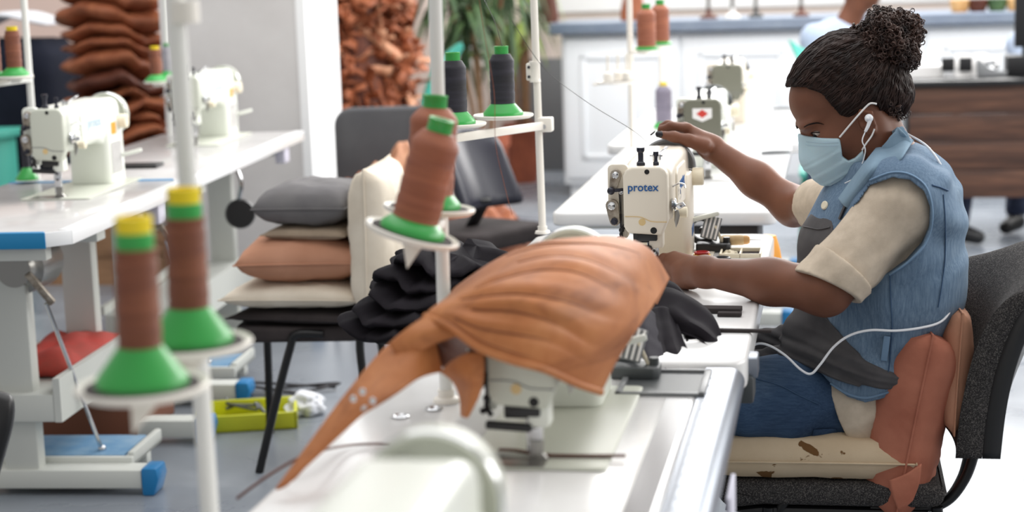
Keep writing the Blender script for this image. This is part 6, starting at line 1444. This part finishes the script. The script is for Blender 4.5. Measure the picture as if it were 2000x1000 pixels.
mb=MB(); net=[[(1541,78,pv_-.3),(1562,92,pv_-.28),(1580,100,pv_-.26)],[(1550,100,pv_-.3),(1570,112,pv_-.28),(1590,120,pv_-.26)],[(1562,128,pv_-.3),(1584,140,pv_-.28),(1600,150,pv_-.26)],[(1570,190,pv_-.3),(1590,200,pv_-.28),(1605,205,pv_-.26)]]
mb.grid(surf(N3(net,Vector((cb.x,pv_,0))),4,4)); mb.build('armrest','teal_plastic',t,solid=.014)
mb=MB(); mb.prism(rrect(-.2,.22,-.2,.22,.06),.03,(0,0,.36),(1,0,0),(0,1,0),.008); mb.build('seat','teal_plastic',t)
for x in (-.17,.18):
    for y in (-.17,.18): mb=MB(); mb.cyl((x*1.1,y*1.1,0),(x,y,.365),.018,n=10); mb.build('leg','deep_teal',t)
dv_=9.05
def foot(px,py,dx): s=np.array(H(px,py,.05)); return s
sA_=np.array(H(1872,452,.06)); sB_=np.array(H(1985,432,.06)); hipD=np.array([Q(2060,300,9.6).x,9.72,.52])
def dsh(b): return [cap(sA_,sA_+np.array([.09,-.06,-.02]),.048,.036),][:1]
def dsh2(b): return [cap(sB_,sB_+np.array([-.06,-.08,-.02]),.048,.036)]
kA=sA_+np.array([.05,.25,.42]); kB=sB_+np.array([.06,.27,.42])
def dtr(b): return [cap(sA_+np.array([0,.02,.06]),kA,.055,.075),cap(kA,hipD+np.array([-.09,0,0]),.078,.1),cap(sB_+np.array([0,.02,.06]),kB,.055,.075),cap(kB,hipD+np.array([.09,0,0]),.078,.1)]
def dto(b): return [cap(hipD,hipD+np.array([0,.02,.42]),.15,.15),cap(hipD+np.array([-.17,.02,.43]),hipD+np.array([.17,.02,.43]),.07,.07),cap(hipD+np.array([.19,.0,.42]),hipD+np.array([.24,-.2,.2]),.055,.045),cap(hipD+np.array([-.19,.0,.42]),hipD+np.array([-.1,-.2,.2]),.055,.045)]
def dbo(b): return [cap(hipD+np.array([0,.02,.45]),hipD+np.array([0,0,.6]),.06,.055),ell(hipD+np.array([0,0,.70]),(.08,.095,.115)),ell(hipD+np.array([0,0,.3]),(.1,.1,.2))]
simple_person('person in dark trousers and black shoes whose feet show under the wooden desk',(2060,300),9.3,[('hair','hair',lambda b:[ell(hipD+np.array([0,.02,.735]),(.084,.092,.092))],.02,None),('body','skin',dbo,.03,None),('shirt','shirt_blue',dto,.04,None),('trousers','denim_dark',dtr,.03,None),('shoe','black_plastic',dsh,.03,.004),('shoe','black_plastic',dsh2,.03,.004)],(-.9,-.7,0),(.6,.9,1.4),None,.009)
# ================================================================ light, world, camera
w=bpy.data.worlds.new('sky'); SC.world=w; w.use_nodes=True
bg=w.node_tree.nodes['Background']; bg.inputs[0].default_value=(1.0,.985,.965,1); bg.inputs[1].default_value=.58
def area(name,loc,tgt,sx,sy,power,col=(1,1,1)):
    l=bpy.data.lights.new(name,'AREA'); l.shape='RECTANGLE'; l.size=sx; l.size_y=sy; l.energy=power; l.color=col
    o=bpy.data.objects.new(name,l); COL.objects.link(o); o.location=loc; o.rotation_euler=(Vector(tgt)-Vector(loc)).to_track_quat('-Z','Y').to_euler(); return o
area('window_light_back',W(1.5,11.2,3.4),W(-.5,4,.8),7,2.2,470,(1,.99,.97))
area('window_light_side',W(5.5,5.5,2.9),W(-.5,4,.7),6,2.4,240,(1,.985,.96))
area('ceiling_light',W(-.5,4.2,4.2),W(-.5,4.2,0),5,5,130)
area('ceiling_light_back',W(-.5,7.6,4.4),W(-.6,9.6,.8),6,3,260)  # added fill lamp that brightens the counter front and rear walls
cam=bpy.data.cameras.new('camera'); co=bpy.data.objects.new('camera',cam); COL.objects.link(co); SC.camera=co
cam.sensor_width=36; cam.lens=36*FPX/2000; co.location=CAMP; co.rotation_euler=RM.to_euler(); cam.clip_start=.05
cam.dof.use_dof=True; cam.dof.focus_distance=3.62; cam.dof.aperture_fstop=2.9; cam.dof.aperture_blades=0
SC.view_settings.view_transform='Standard'; SC.view_settings.look='None'; SC.view_settings.gamma=1; SC.view_settings.exposure=0; SC.view_settings.use_curve_mapping=False
SC.cycles.use_denoising=True
